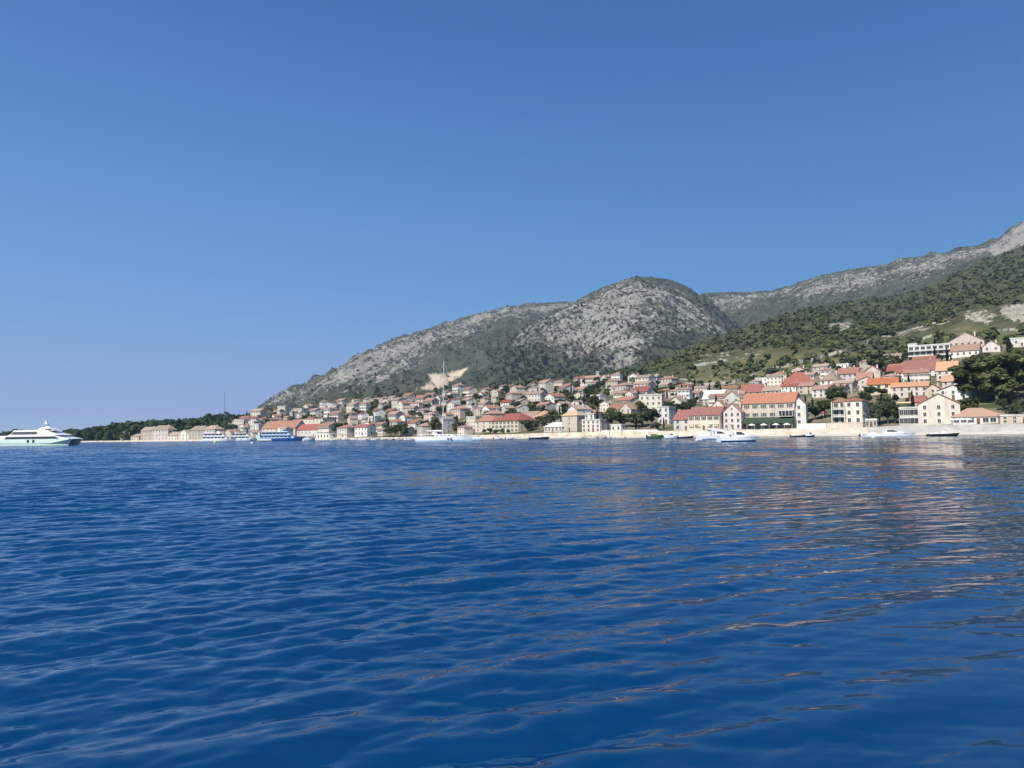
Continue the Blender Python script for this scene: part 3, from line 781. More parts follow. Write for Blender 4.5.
def shore_yaw(px):
    u = float(uv(px, 435)[0]); e = .02
    a = np.array([(u - e) * Ys(u - e), Ys(u - e)]); b = np.array([(u + e) * Ys(u + e), Ys(u + e)])
    t = b - a
    return math.atan2(t[1], t[0])
OCC = []          # footprints already taken (x, y, radius)
def place(px0, px1, yb, ye, dmin=26, yaw=None, dyaw=0.0):
    """stand a facade measured on the photograph on the slope: returns x, y, z, width, height, yaw"""
    pm = (px0 + px1) / 2
    p = hit(pm, yb)
    u = float(uv(pm, yb)[0])
    if p is None or p[1] < float(Ys(u)) + dmin:
        Y = float(Ys(u)) + dmin; p = (u * Y, Y, float(coast_z(np.array([u]), np.array([Y]))[0]))
    x, y, z = p
    th = (shore_yaw(pm) if yaw is None else R(yaw)) + R(dyaw)
    az = math.atan2(x, y)
    W = (px1 - px0) * math.hypot(x, y) / F * math.cos(az) ** 1 / max(.5, math.cos(th + az))
    ve = float(uv(pm, ye)[1]); H = CAMH + y * ve - z
    return x, y, z, W, H, th

def hero(name, label, cat, px0, px1, yb, ye, yr=None, D=9.0, dmin=26, yaw=None, dyaw=0.0, roof='gx', **kw):
    x, y, z, W, H, th = place(px0, px1, yb, ye, dmin, yaw, dyaw)
    H = max(H, 2.6)
    rise = 1.6 if yr is None else max(.5, (ye - yr) * y / F)
    r = make_house(name, W, D, H, roof, rise, **kw)
    cx, cy = x - math.sin(th) * D/2, y + math.cos(th) * D/2
    r.location = (cx, cy, z); r.rotation_euler = (0, 0, th)
    tag(r, label, cat)
    OCC.append((cx, cy, max(W, D) * .55)); r['_w'] = W; r['_d'] = D; r['_h'] = H
    return r

H_ = {}
# the waterfront, left to right
H_['hotel_wing'] = hero('hotel_wing', 'cream hotel wing with faded red roof, left of the long hotel', 'house', 475, 493, 432, 421.5, 416, roof='hip', wall='cream', tile='terracotta', floors=3, cols=3, side=2, chim=False)
H_['hotel'] = hero('hotel', 'long cream hotel with orange red roof and rows of dark windows', 'hotel', 491, 518, 432.5, 421, 413.5, D=14, roof='hip', wall='yellowish', tile='red', floors=3, cols=7, side=3, chim=True, shut=True, win=(.9, 1.5))
hero('house', 'cream house with peach roof right behind the long hotel', 'house', 531, 544, 424, 418, 411, D=11, roof='hip', wall='white', tile='peach', floors=2, cols=3, side=2)
hero('house', 'pinkish roofed low house between the long hotel and the peach roofed one', 'house', 519, 533, 424, 417, 411.5, D=11, roof='gx', wall='cream', tile='faded pink', floors=2, cols=3, side=1, chim=False)
hero('pavilion', 'low white roofed pavilion left of the square stone tower house', 'pavilion', 544, 562, 432, 428.5, 424, D=8, roof='hip', wall='beige', tile='whiteroof', floors=1, cols=5, side=2, chim=False)
tw = hero('tower_house', 'square beige stone tower house with tan pyramid roof on the waterfront', 'house', 562, 577, 431.5, 415.8, 411, D=6.6, roof='hip', wall='stone', tile='tan', floors=3, cols=1, side=1, chim=False, win=(.7, 1.2))
hero('terrace_house', 'pinkish white terraced house with flat roofs right of the stone tower house', 'house', 582, 600, 432, 420.5, D=8, roof='flat', wall='pinkish', tile='concrete', floors=3, cols=4, side=2, chim=False)
hero('house', 'small white flat roofed storey behind the pinkish white terraced house', 'house', 584, 594, 422, 414.5, D=6, roof='flat', wall='white', tile='concrete', floors=2, cols=2, side=1, chim=False)
hero('house', 'wide house with dusty red gable roof above the tree beside the terraced house', 'house', 607, 622, 416, 409.5, 403.5, D=11, roof='gx', wall='cream', tile='terracotta', floors=2, cols=4, side=2)
hero('house', 'pink roofed house right beside the wide dusty red roof', 'house', 620, 631, 416, 409, 403, D=9, roof='gy', wall='pinkish', tile='faded pink', floors=2, cols=2, side=2, chim=False)
hero('kiosk', 'small white flat kiosk on the promenade under the dark round tree', 'kiosk', 611, 621, 431, 425.5, D=4, roof='flat', wall='white', tile='whiteroof', floors=1, cols=2, side=1, chim=False)
hero('house', 'tall narrow beige house with flat roof left of the red roofed row', 'house', 658, 669, 424, 407.5, D=8, roof='flat', wall='white', tile='concrete', floors=3, cols=2, side=2, chim=False, dyaw=8)
hero('house', 'low grey white house with dark red roof, leftmost of the red roofed row', 'house', 674, 690, 430.5, 419, 410, D=9, roof='gx', wall='grey', tile='red', floors=2, cols=2, side=1, win=(1.3, 1.7))
hero('house', 'long pinkish house with red gable roof and three upper windows behind the motor cruisers', 'house', 689, 719, 430.5, 414.8, 407, D=9, roof='gx', wall='pinkish', tile='red', floors=2, cols=5, side=0, shut=True, win=(.95, 1.5))
hero('gable_house', 'pink plastered house with front gable and attic window behind the motor cruiser', 'house', 724, 741, 429.5, 412, 403.5, D=9, roof='gy', wall='pinkish', tile='faded pink', floors=3, cols=3, side=1, attic=True, win=(1.0, 1.4))
oh = hero('villa', 'stone villa with bright orange roof and shutters above the green awning', 'house', 744, 793, 427.5, 402.5, 393, D=9, roof='gx', wall='beige', tile='orange', floors=3, cols=6, side=1, shut=True, win=(.95, 1.5))
hero('gable_house', 'pale gable fronted annex at the right end of the orange roofed villa', 'house', 793, 806, 426, 404, 397, D=8, dyaw=14, roof='gy', wall='white', tile='brown', floors=3, cols=1, side=2, door=False, chim=False)
th3 = hero('tower_block_house', 'three storey cream house with low red roof behind the tan retaining wall', 'house', 846, 862, 424.5, 401, 397.5, D=10, roof='hip', wall='cream', tile='terracotta', floors=3, cols=2, side=3, win=(1.1, 1.6), door=False, chim=False)
bal = hero('balcony_house', 'narrow house of three shaded balconies left of the three storey cream house', 'house', 834, 846, 424.5, 402, 398, D=8, roof='hip', wall='grey', tile='terracotta', floors=3, cols=2, side=0, door=False, chim=False, win=(1.6, 1.9))
hero('modern_house', 'dark grey flat roofed building of glass bands behind the white speedboat', 'house', 901, 920, 426, 408.5, D=9, roof='flat', wall='grey', tile='concrete', floors=2, cols=5, side=2, door=False, chim=False, win=(1.35, 2.6))
hero('gable_house', 'big cream house with wide front gable above the dark speedboat', 'house', 921, 958, 425, 404, 393.5, D=11, roof='gy', wall='cream', tile='terracotta', floors=3, cols=3, side=1, door=False, dyaw=10, win=(1.0, 1.4))
hero('restaurant', 'low waterfront restaurant with wide peach hip roof at the right', 'restaurant', 957, 1001, 432.5, 421.5, 412.5, D=13, roof='hip', wall='white', tile='peach', floors=1, cols=7, side=3, chim=False, win=(1.8, 1.5), dyaw=16)
hero('stone_house', 'plain stone house with flat roof at the right edge of the waterfront', 'house', 1004, 1036, 431, 418.5, D=9, roof='flat', wall='stone', tile='concrete', floors=2, cols=4, side=1, chim=False, dyaw=16)
hero('kiosk', 'small dark fronted kiosk with flat white roof right of the three storey house', 'kiosk', 866.5, 876.5, 430.5, 424.3, D=4, roof='flat', wall='grey', tile='whiteroof', floors=1, cols=3, side=1, chim=False, win=(.9, 1.8))
for a in [(130.5, 139, 441.5, 436.5, 434, 'hip', 'beige', 2, 3, 'small pale house, leftmost on the shore of the wooded cape'),
          (141, 151, 441.5, 430.5, 427, 'gx', 'stone', 3, 3, 'tall sandy stone house, second from the left on the cape shore'),
          (152, 167, 441.5, 430, 425.5, 'hip', 'beige', 3, 5, 'broad beige house with hip roof, third from the left on the cape shore'),
          (168, 177, 441.5, 435, 432, 'gx', 'pinkish', 2, 3, 'low pinkish house right of the broad beige one on the cape shore'),
          (178.5, 188, 441.5, 434, 430, 'gy', 'cream', 2, 3, 'cream gable fronted house left of the long stone building near the excursion ships'),
          (189, 203, 441.5, 430.5, 426, 'hip', 'stone', 3, 5, 'long stone building at the shore left of the excursion ships'),
          (203.5, 214, 441.5, 429.5, 425.5, 'hip', 'beige', 3, 4, 'pale tall building directly behind the left excursion ship')]:
    hero('house', a[9], 'house', a[0], a[1], a[2], a[3], a[4], D=9, roof=a[5], wall=a[6], tile='pale brown', floors=a[7], cols=a[8], side=2, dmin=18, win=(1.2, 1.8))
# second tier
hero('house', 'grey house with white sloping roof in front of the terraced slope', 'house', 703, 722, 405, 398.5, 390, D=11, roof='gx', wall='grey', tile='whiteroof', floors=2, cols=3, side=2, chim=False)
hero('gable_house', 'plain cream gable end above the tall narrow beige house', 'house', 668, 683, 411, 403, 396.5, D=9, roof='gy', wall='cream', tile='pale brown', floors=2, cols=1, side=2, door=False)
hero('house', 'house with orange red roof left of the plain cream gable', 'house', 649, 663, 410, 402, 394.5, D=9, roof='hip', wall='pinkish', tile='terracotta', floors=2, cols=3, side=1)
hero('house', 'house with rosy red roof high above the green fishing boat', 'house', 632, 647, 398, 391.5, 386, D=9, roof='gx', wall='cream', tile='red', floors=2, cols=3, side=1)
hero('house', 'house with rose red roof just above the left end of the orange villa roof', 'house', 741, 761, 400, 392, 384, D=10, roof='gx', wall='cream', tile='red', floors=2, cols=3, side=1, yaw=-30)
hero('house', 'pale brown roofed house right behind the orange villa roof', 'house', 763, 783, 399, 390.5, 385.5, D=9, roof='gx', wall='grey', tile='pale brown', floors=2, cols=5, side=1)
hero('house', 'large house with broad brick red hip roof, highest above the orange villa', 'house', 783, 814, 391, 382.5, 371.5, D=15, roof='hip', wall='beige', tile='red', floors=2, cols=5, side=2, yaw=-24)
hero('house', 'house with small terracotta roof just below the broad brick red hip roof', 'house', 783, 799, 394, 388.5, 382.5, D=9, roof='gx', wall='beige', tile='terracotta', floors=2, cols=2, side=1)
hero('house', 'house with mauve red roof right of the broad brick red hip roof', 'house', 798, 812, 394, 386, 382, D=9, roof='gx', wall='stone', tile='terracotta', floors=2, cols=2, side=2)
hero('house', 'white house with mauve pink roof and corner balcony above the pale long roof', 'house', 821, 837, 388, 380.5, 371.5, D=10, roof='hip', wall='white', tile='faded pink', floors=2, cols=3, side=1)
hero('house', 'long house with pale red roof and white wall above the dark trees', 'house', 813, 842, 397, 389, 384.5, D=9, roof='gx', wall='white', tile='faded pink', floors=2, cols=5, side=1, attic=True)
hero('house', 'grey terrace house with brown red roof in the top row right of centre', 'house', 838, 857, 382, 373.5, 367.5, D=9, roof='gx', wall='grey', tile='terracotta', floors=2, cols=4, side=1)
hero('house', 'house with pinkish brown roof and one skylight above the orange long roof', 'house', 857, 871, 388, 380.5, 372, D=9, roof='gx', wall='beige', tile='terracotta', floors=2, cols=3, side=1)
hero('house', 'tall pale gable end house beside the dark evergreen on the slope', 'house', 866, 880, 384, 371, 365.5, D=9, roof='gy', wall='beige', tile='terracotta', floors=3, cols=1, side=1, door=False)
hero('house', 'long cream house with vivid orange roof in the middle of the right slope', 'house', 869, 897, 394, 384, 377.5, D=9, roof='gx', wall='yellowish', tile='orange', floors=2, cols=4, side=1, win=(1.4, 1.7))
hero('house', 'house with crimson roof and white wall at the left of the big red roof', 'house', 888, 907, 379, 372.5, 365.5, D=9, roof='gx', wall='white', tile='red', floors=2, cols=4, side=0)
hero('apartment_house', 'wide white apartment house under the biggest red roof on the right slope', 'house', 905, 937, 378, 369.8, 359, D=13, roof='gx', wall='white', tile='red', floors=2, cols=6, side=1, win=(1.2, 1.5))
hero('house', 'long house with dull orange roof below the vivid orange one', 'house', 893, 926, 397, 386.5, 382, D=9, roof='gx', wall='pinkish', tile='peach', floors=2, cols=5, side=1, chim=False)
hero('gable_house', 'small pale gable house between dull orange roof and big cream gable', 'house', 926, 940, 397, 389, 384, D=9, roof='gy', wall='beige', tile='terracotta', floors=2, cols=1, side=1, door=False)
hero('house', 'peach roofed house in front of the pine grove crowns', 'house', 944, 962, 390, 381, 374.5, D=9, roof='gx', wall='pinkish', tile='peach', floors=2, cols=3, side=1)
hero('house', 'pink house with brown roof left of the pine grove below the white villa', 'house', 938, 956, 380, 370, 361, D=9, roof='gx', wall='pinkish', tile='peach', floors=2, cols=3, side=1)
hero('house', 'white house with cream gable at the pine grove left edge', 'house', 940, 967, 400, 390, 385, D=9, roof='gy', wall='white', tile='faded pink', floors=2, cols=3, side=1)
hero('house', 'small house with bright rosy roof left of the big cream gable', 'house', 911, 924, 408, 402, 396.5, D=8, roof='gx', wall='grey', tile='red', floors=2, cols=2, side=0, chim=False)
wv = hero('villa', 'white modern villa with flat terraces high on the right slope', 'villa', 911, 948, 361, 345.5, D=9, roof='flat', wall='white', tile='whiteroof', floors=3, cols=7, side=1, door=False, chim=False, win=(2.2, 1.9))
hero('villa', 'white flat roofed side block at the left end of the modern villa', 'villa', 909, 917, 357, 344.5, D=6, roof='flat', wall='white', tile='whiteroof', floors=2, cols=1, side=1, door=False, chim=False)
hero('villa', 'pink villa with wide low gable, topmost house above the pine grove', 'villa', 950, 982, 352, 341.5, 332, D=10, roof='gy', wall='pinkish', tile='faded pink', floors=2, cols=6, side=1, door=False, win=(1.3, 1.6))
hero('house', 'low white house with mauve red roof below the topmost pink villa', 'house', 951, 977, 357, 350.5, 344, D=9, roof='gx', wall='white', tile='faded pink', floors=1, cols=5, side=0, door=False)
hero('gable_house', 'small pink gable house with red roof right of the topmost pink villa', 'house', 984, 999, 352, 346, 340.5, D=10, roof='gy', wall='pinkish', tile='terracotta', floors=1, cols=2, side=1, door=False)
hero('house', 'low white house with flat white roof beside the cypress at the right edge', 'house', 1010, 1034, 346, 338.5, D=9, roof='flat', wall='white', tile='whiteroof', floors=1, cols=5, side=0, chim=False)
hero('gable_house', 'pink front gabled house behind the small red roof at the fishing boat', 'house', 711, 725, 413, 407, 400, D=9, roof='gy', wall='pinkish', tile='faded pink', floors=2, cols=2, side=1)
hero('gable_house', 'grey gable house between the white sloping roof and the orange villa', 'house', 724, 740, 408, 398, 391, D=9, roof='gy', wall='grey', tile='pale brown', floors=2, cols=2, side=1)
hero('warehouse', 'plain cream building with many small windows behind the blue ferry', 'house', 298, 322, 431, 419.5, D=12, roof='flat', wall='cream', tile='faded pink', floors=3, cols=7, side=2, chim=False)
hero('long_house', 'long low house with bright red roof right behind the blue ferry bow', 'house', 297, 326, 436, 429.5, 424, D=10, roof='gx', wall='white', tile='red', floors=1, cols=8, side=1, chim=False)
hero('long_house', 'long house with rosy red roof behind the blue ferry stern', 'house', 262, 294, 436, 428, 421, D=12, roof='gx', wall='pinkish', tile='terracotta', floors=2, cols=8, side=1, chim=True)
hero('market_hall', 'low white hall with dark arched openings right of the blue ferry', 'pavilion', 314, 329, 439.3, 434.2, D=8, roof='flat', wall='white', tile='whiteroof', floors=1, cols=5, side=1, chim=False, door=False, win=(1.5, 1.9), dmin=16)

# extra parts of the houses that show largest
def local_part(root, name, mat, fn):
    mb = MB(); fn(mb); return mb.build(name, mat, root)
def balconies(root, floors, x0, x1, depth=1.4, mat='concrete'):
    W, D, H = root['_w'], root['_d'], root['_h']; fh = H / floors
    for f in range(1, floors):
        z = fh * f
        b = local_part(root, 'balcony', M[mat], lambda mb: mb.box(x0 * W, x1 * W, -D/2 - depth, -D/2, z - .12, z + .08))
        def rail(mb):
            mb.box(x0 * W, x1 * W, -D/2 - depth, -D/2 - depth + .06, z + .95, z + 1.03)
            n = int((x1 - x0) * W / .35)
            for i in range(n + 1):
                xx = x0 * W + (x1 - x0) * W * i / n
                mb.box(xx - .025, xx + .025, -D/2 - depth + .01, -D/2 - depth + .05, z + .08, z + .95)
        mb = MB(); rail(mb); mb.build('railing', M['frame'], b)
balconies(bal, 3, -.5, .5, 1.8); balconies(wv, 3, -.5, .5, 2.2, 'whiteroof')
# supports of the shaded balconies
for k in (-.48, .48):
    local_part(bal, 'column', M['white'], lambda mb: mb.box(k * bal['_w'] - .15, k * bal['_w'] + .15, -bal['_d']/2 - 1.85, -bal['_d']/2 - 1.55, -1, bal['_h']))
# the long green awning of the orange roofed villa, on posts
def awning_fn(mb):
    W, D = oh['_w'], oh['_d']
    mb.prism([(-D/2 - 4.2, 2.6), (-D/2 - .02, 4.3), (-D/2 - .02, 4.42), (-D/2 - 4.2, 2.75)], -W * .49, W * .52)
    mb.v = [(y, x, z) for x, y, z in mb.v]; mb.f = [tuple(reversed(f)) for f in mb.f]
    b = len(mb.v)
aw = local_part(oh, 'awning', M['awning'], awning_fn)
local_part(oh, 'awning_valance', M['awning'], lambda mb: mb.box(-oh['_w'] * .49, oh['_w'] * .52, -oh['_d']/2 - 4.28, -oh['_d']/2 - 4.2, 1.7, 2.75))
for k in range(8):
    xk = -oh['_w'] * .49 + oh['_w'] * 1.0 * k / 7
    inst('awning_post', bpy.data.meshes['awning_post'] if 'awning_post' in bpy.data.meshes else MB().tube((0, 0, -3), (0, 0, 2.7), .07).mesh('awning_post', M['frame']), oh, (xk, -oh['_d']/2 - 4.1, 0))
# glazed upper porch of the orange roofed villa
def porch(mb):
    W, D = oh['_w'], oh['_d']
    mb.box(W * .24, W * .5, -D/2 - 2.6, -D/2, 4.5, 4.7, 1); mb.box(W * .24, W * .5, -D/2 - 2.6, -D/2, 6.9, 7.05, 1)
    for k in range(5): mb.box(W * (.24 + .064 * k), W * (.24 + .064 * k) + .15, -D/2 - 2.6, -D/2 - 2.45, 4.7, 6.9, 1)
    mb.box(W * .245, W * .495, -D/2 - 2.5, -D/2 - 2.46, 5.5, 6.9, 0)
local_part(oh, 'glazed_porch', [M['glass'], M['frame']], porch)

# ------------------------------------------------------------------ trees
def leaf_cloud(rng, centres, radii, n, size, flat=1.0, up=.25):
    """n leaf-clump quads spread through the outer part of the given blobs"""
    c = np.array(centres, float); r = np.array(radii, float)
    w = r[:, 0] * r[:, 1] if r.ndim == 2 else r ** 2
    if r.ndim == 1: r = np.stack([r, r, r * flat], -1)
    k = rng.choice(len(c), n, p=w / w.sum())
    d = rng.normal(size=(n, 3)); d /= np.linalg.norm(d, axis=1)[:, None]
    p = c[k] + d * r[k] * (rng.random(n) ** .4)[:, None]
    nrm = d + rng.normal(size=(n, 3)) * .32; nrm[:, 2] += up
    nrm /= np.linalg.norm(nrm, axis=1)[:, None]
    a = np.cross(nrm, rng.normal(size=(n, 3))); a /= np.linalg.norm(a, axis=1)[:, None]
    b = np.cross(nrm, a)
    s = size * (.55 + .9 * rng.random(n))[:, None]
    V = np.stack([p - a * s - b * s * .6, p + a * s - b * s * .7, p + a * s * .8 + b * s * .7, p - a * s * .9 + b * s * .6], 1).reshape(-1, 3)
    return V, np.arange(4 * n).reshape(-1, 4)
def cloud_obj(name, V, Q, mat, parent):
    o = np_mesh(name, V, Q, mat, False, parent); return o
def limbs(root, h, r, n, rng, spread, top, wob=.4):
    mb = MB(); p = Vector((0, 0, -1.5)); q = Vector((wob * .3, 0, h * .55)); mb.tube(p, (0, 0, h * .2), r * 1.25, r, 8); mb.tube((0, 0, h * .2), q, r, r * .75, 8)
    for i in range(n):
        a = 2 * math.pi * i / n + rng.random()
        e = Vector((math.cos(a) * spread * (.5 + .4 * rng.random()), math.sin(a) * spread * (.5 + .4 * rng.random()), h * (.62 + (top - .62) * rng.random())))
        m = q + (e - q) * .5 + Vector((0, 0, h * .04))
        mb.tube(q - Vector((0, 0, h * .1 * rng.random())), m, r * .5, r * .3, 5); mb.tube(m, e, r * .3, r * .12, 5)
    mb.build('trunk', M['bark'], root)
def make_broadleaf(seed, h=7.0, w=3.2, n=900, mat='leaf', size=.36):
    rng = np.random.default_rng(seed); root = empty('broadleaf_tree')
    limbs(root, h, .2, 6, rng, w * .8, .85)
    cs = [(rng.normal() * w * .42, rng.normal() * w * .42, h * (.32 + .56 * rng.random())) for _ in range(14)]
    rs = [w * (.32 + .26 * rng.random()) for _ in cs]
    cloud_obj('crown', *leaf_cloud(rng, cs, rs, n, size, .8), M[mat], root); return root
def make_pine(seed, h=13.0, w=5.4, n=5200, size=.40):
    rng = np.random.default_rng(seed); root = empty('pine_tree')
    limbs(root, h, .34, 9, rng, w * .9, .92, 1.2)
    cs = []; rs = []
    for i in range(40):
        a = rng.random() * 6.28; rr = w * math.sqrt(rng.random())
        z = h * (.24 + .70 * rng.random()) * (1 - .16 * (rr / w) ** 2)
        cs.append((rr * math.cos(a), rr * math.sin(a), z)); q = w * (.20 + .17 * rng.random()); rs.append((q, q, q * .5))
    cloud_obj('crown', *leaf_cloud(rng, cs, rs, n, size, up=.9), M['pine'], root); return root
def make_cypress(seed, h=9.0, w=.95, n=800):
    rng = np.random.default_rng(seed); root = empty('cypress_tree')
    MB().tube((0, 0, -1.5), (0, 0, h * .8), .16, .04, 7).build('trunk', M['bark'], root)
    cs = []; rs = []
    for i in range(18):
        t = i / 17; ww = w * (math.sin(math.pi * min(1, t * .85 + .15)) ** .7) * (1 - .3 * t) + .1
        cs.append((rng.normal() * .1, rng.normal() * .1, h * (.07 + .88 * t))); rs.append((ww * .8, ww * .8, h * .06))
    cloud_obj('crown', *leaf_cloud(rng, cs, rs, n, .24, up=.1), M['cypress'], root); return root
def make_shrub(seed, h=2.0, w=1.6, n=320, mat='olive'):
    rng = np.random.default_rng(seed); root = empty('shrub')
    mb = MB()
    for i in range(5):
        a = i * 1.26; mb.tube((0, 0, -.6), (math.cos(a) * w * .4, math.sin(a) * w * .4, h * .7), .05, .02, 5)
    mb.build('stem', M['bark'], root)
    cs = [(rng.normal() * w * .35, rng.normal() * w * .35, h * (.3 + .5 * rng.random())) for _ in range(6)]
    cloud_obj('crown', *leaf_cloud(rng, cs, [w * .45] * 6, n, .22, .8), M[mat], root); return root
PROTO = {'broad': [make_broadleaf(1), make_broadleaf(2, 8, 3.4), make_broadleaf(3, 6, 3.6, mat='olive'), make_broadleaf(4, 7.5, 3, mat='pine')],
         'pine': [make_pine(5), make_pine(6, 14, 5.8), make_pine(7, 12, 5.0)],
         'cypress': [make_cypress(8), make_cypress(9, 10, .9)],
         'shrub': [make_shrub(10), make_shrub(11, 2.4, 2.0, mat='leaf')]}
USED = set()
def tree(kind, x, y, z, s=1.0, sz=None, label=None, group=None, i=None):
    p = random.choice(PROTO[kind]) if i is None else PROTO[kind][i % len(PROTO[kind])]
    o = p if p.name not in USED else copy_tree(p)
    USED.add(p.name)
    o.location = (x, y, z); o.rotation_euler = (0, 0, random.random() * 6.28); o.scale = (s, s, (sz or s))
    return tag(o, label, {'broad': 'tree', 'pine': 'pine tree', 'cypress': 'cypress', 'shrub': 'bush'}[kind], group)
def tree_at(kind, px, yb, hpx, label, group=None, dmin=22, wide=1.0, i=None):
    p = hit(px, yb); u = float(uv(px, yb)[0])
    if p is None or p[1] < float(Ys(u)) + dmin:
        Y = float(Ys(u)) + dmin; p = (u * Y, Y, float(coast_z(np.array([u]), np.array([Y]))[0]))
    base = {'broad': 7.2, 'pine': 12.6, 'cypress': 9.3, 'shrub': 2.3}[kind]
    s = hpx * p[1] / F / base
    OCC.append((p[0], p[1], 1.5))
    return tree(kind, *p, s * wide, s, label, group, i)

# trees that can be told apart on the photograph
tree_at('pine', 968, 398, 36, 'leftmost spreading dark pine of the grove at the right', 'pines of the grove', i=0)
tree_at('pine', 982, 399, 44, 'tall pine in the grove behind the peach hip roof', 'pines of the grove', i=1)
tree_at('pine', 997, 402, 50, 'tallest pine of the grove at the right', 'pines of the grove', i=2)
tree_at('pine', 1012, 402, 52, 'broad pine of the grove with pale trunk near the right edge', 'pines of the grove', i=0)
tree_at('pine', 1028, 404, 56, 'pine cut by the right edge of the picture', 'pines of the grove', i=1)
tree_at('pine', 990, 392, 34, 'shorter pine at the back of the grove', 'pines of the grove', i=2)
tree_at('pine', 1042, 400, 50, 'pine beyond the right edge of the grove', 'pines of the grove', i=0)
tree_at('pine', 1008, 390, 34, 'small pine showing between the tallest pines', 'pines of the grove', i=1)
tree_at('broad', 966, 416, 17, 'dark round tree left of the peach restaurant roof', i=3, wide=1.2)
tree_at('broad', 957, 417, 13, 'dark bushy tree at the foot of the big cream gable', i=0)
tree_at('broad', 975, 410, 13, 'dark tree behind the peach restaurant roof', i=1)
tree_at('broad', 1012, 416, 14, 'greyish tree behind the stone house at the right', i=2, wide=1.3)
tree_at('broad', 1023, 412, 16, 'greyish tree cut by the right edge behind the stone house', i=2, wide=1.3)
tree_at('broad', 1003, 411, 12, 'low bushy tree between restaurant roof and stone house', i=1)
tree_at('broad', 876, 372, 19, 'big dark evergreen on the slope above the tall pale gable end', i=3, wide=1.35)
tree_at('broad', 888, 372, 17, 'dark evergreen right of the big one on the slope', i=3, wide=1.3)
tree_at('broad', 899, 370, 13, 'dark evergreen left of the white modern villa', i=0, wide=1.3)
tree_at('broad', 906, 362, 11, 'small evergreen touching the white modern villa', i=0, wide=1.2)
tree_at('broad', 825, 418, 19, 'dark round tree left of the balcony house', i=0, wide=1.25)
tree_at('broad', 833, 403, 12, 'dark tree below the long pale red roof', i=0, wide=1.6)
tree_at('broad', 815, 420, 13, 'bright green bush tree right of the orange villa annex', i=1, wide=1.3)
tree_at('broad', 842, 402, 9, 'dark bush above the low red roof of the three storey house', i=1, wide=1.6)
tree_at('broad', 870, 395, 8, 'green bush row left of the long vivid orange roof house', i=1, wide=2)
tree_at('broad', 882, 396, 7, 'green bush below the vivid orange roof house', i=1, wide=2)
tree_at('broad', 880, 424, 26, 'tall drooping olive green tree right of the white roof kiosk', i=2, wide=.8)
tree_at('broad', 888, 424, 20, 'bright green garden tree beside the dark grey glass building', i=1)
tree_at('broad', 895, 424, 17, 'green garden tree touching the dark grey glass building', i=1)
tree_at('broad', 884, 408, 14, 'leafy tree above the garden left of the dark grey building', i=2)
tree_at('broad', 895, 404, 10, 'small leafy tree below the dull orange long roof', i=0)
tree_at('broad', 802, 420, 10, 'small tree at the corner of the gable fronted annex', i=3)
tree_at('broad', 909, 406, 9, 'little tree over the dark grey glass building', i=0)
tree_at('broad', 612, 429, 19, 'dark round tree beside the white promenade kiosk', i=0, wide=.95)
tree_at('broad', 625, 427, 13, 'dark broad tree right of the white promenade kiosk', i=3, wide=1.4)
tree_at('broad', 634, 427, 14, 'dark spreading tree between the kiosk and the fishing boat', i=3, wide=1.4)
tree_at('broad', 643, 426, 14, 'dark leafy tree left of the tall narrow beige house', i=0, wide=1.3)
tree_at('broad', 652, 427, 17, 'dark tree just left of the tall narrow beige house', i=1)
tree_at('cypress', 664, 429, 13, 'slim dark tree in front of the tall narrow beige house', i=0)
tree_at('broad', 657, 430, 9, 'low bush by the beach above the green fishing boat', i=2)
tree_at('broad', 531, 431, 13, 'round green tree in front of the peach roofed house', i=2, wide=1.25)
tree_at('broad', 525, 430, 11, 'green tree at the right corner of the long hotel', i=2, wide=1.1)
tree_at('broad', 547, 426, 13, 'dark green tree behind the low white pavilion', i=2, wide=1.3)
tree_at('broad', 554, 425, 15, 'dark green tree left of the square stone tower house', i=3, wide=1.2)
tree_at('broad', 436, 436, 19, 'dark tree behind the mast of the white yacht', i=3, wide=.9)
tree_at('broad', 390, 438, 12, 'large dark tree on the waterfront left of the white yacht', i=0, wide=1.3)
tree_at('broad', 398, 438, 14, 'dark tree on the waterfront close to the white yacht', i=0, wide=1.2)
tree_at('broad', 405, 437, 10, 'dark low tree beside the stern of the white yacht', i=3, wide=1.3)
tree_at('broad', 337, 436, 14, 'dark tree behind the white hall of arched openings', i=0, wide=.8)
tree_at('cypress', 977, 349, 0.1 + 15, 'single dark cypress above the pine grove', i=1)
tree_at('cypress', 1009, 352, 18, 'dark cypress beside the low white house at the right edge', i=0, wide=1.6)
for k, (px, yb, hp) in enumerate([(484, 434, 5), (490, 434.5, 6), (496, 434.5, 6), (502, 434.5, 6), (508, 434.5, 5.5)]):
    tree_at('broad', px, yb, hp, ['leftmost', 'second', 'third', 'fourth', 'rightmost'][k] + ' of the five small trees in front of the long hotel', 'small trees before the long hotel', dmin=16, i=k)

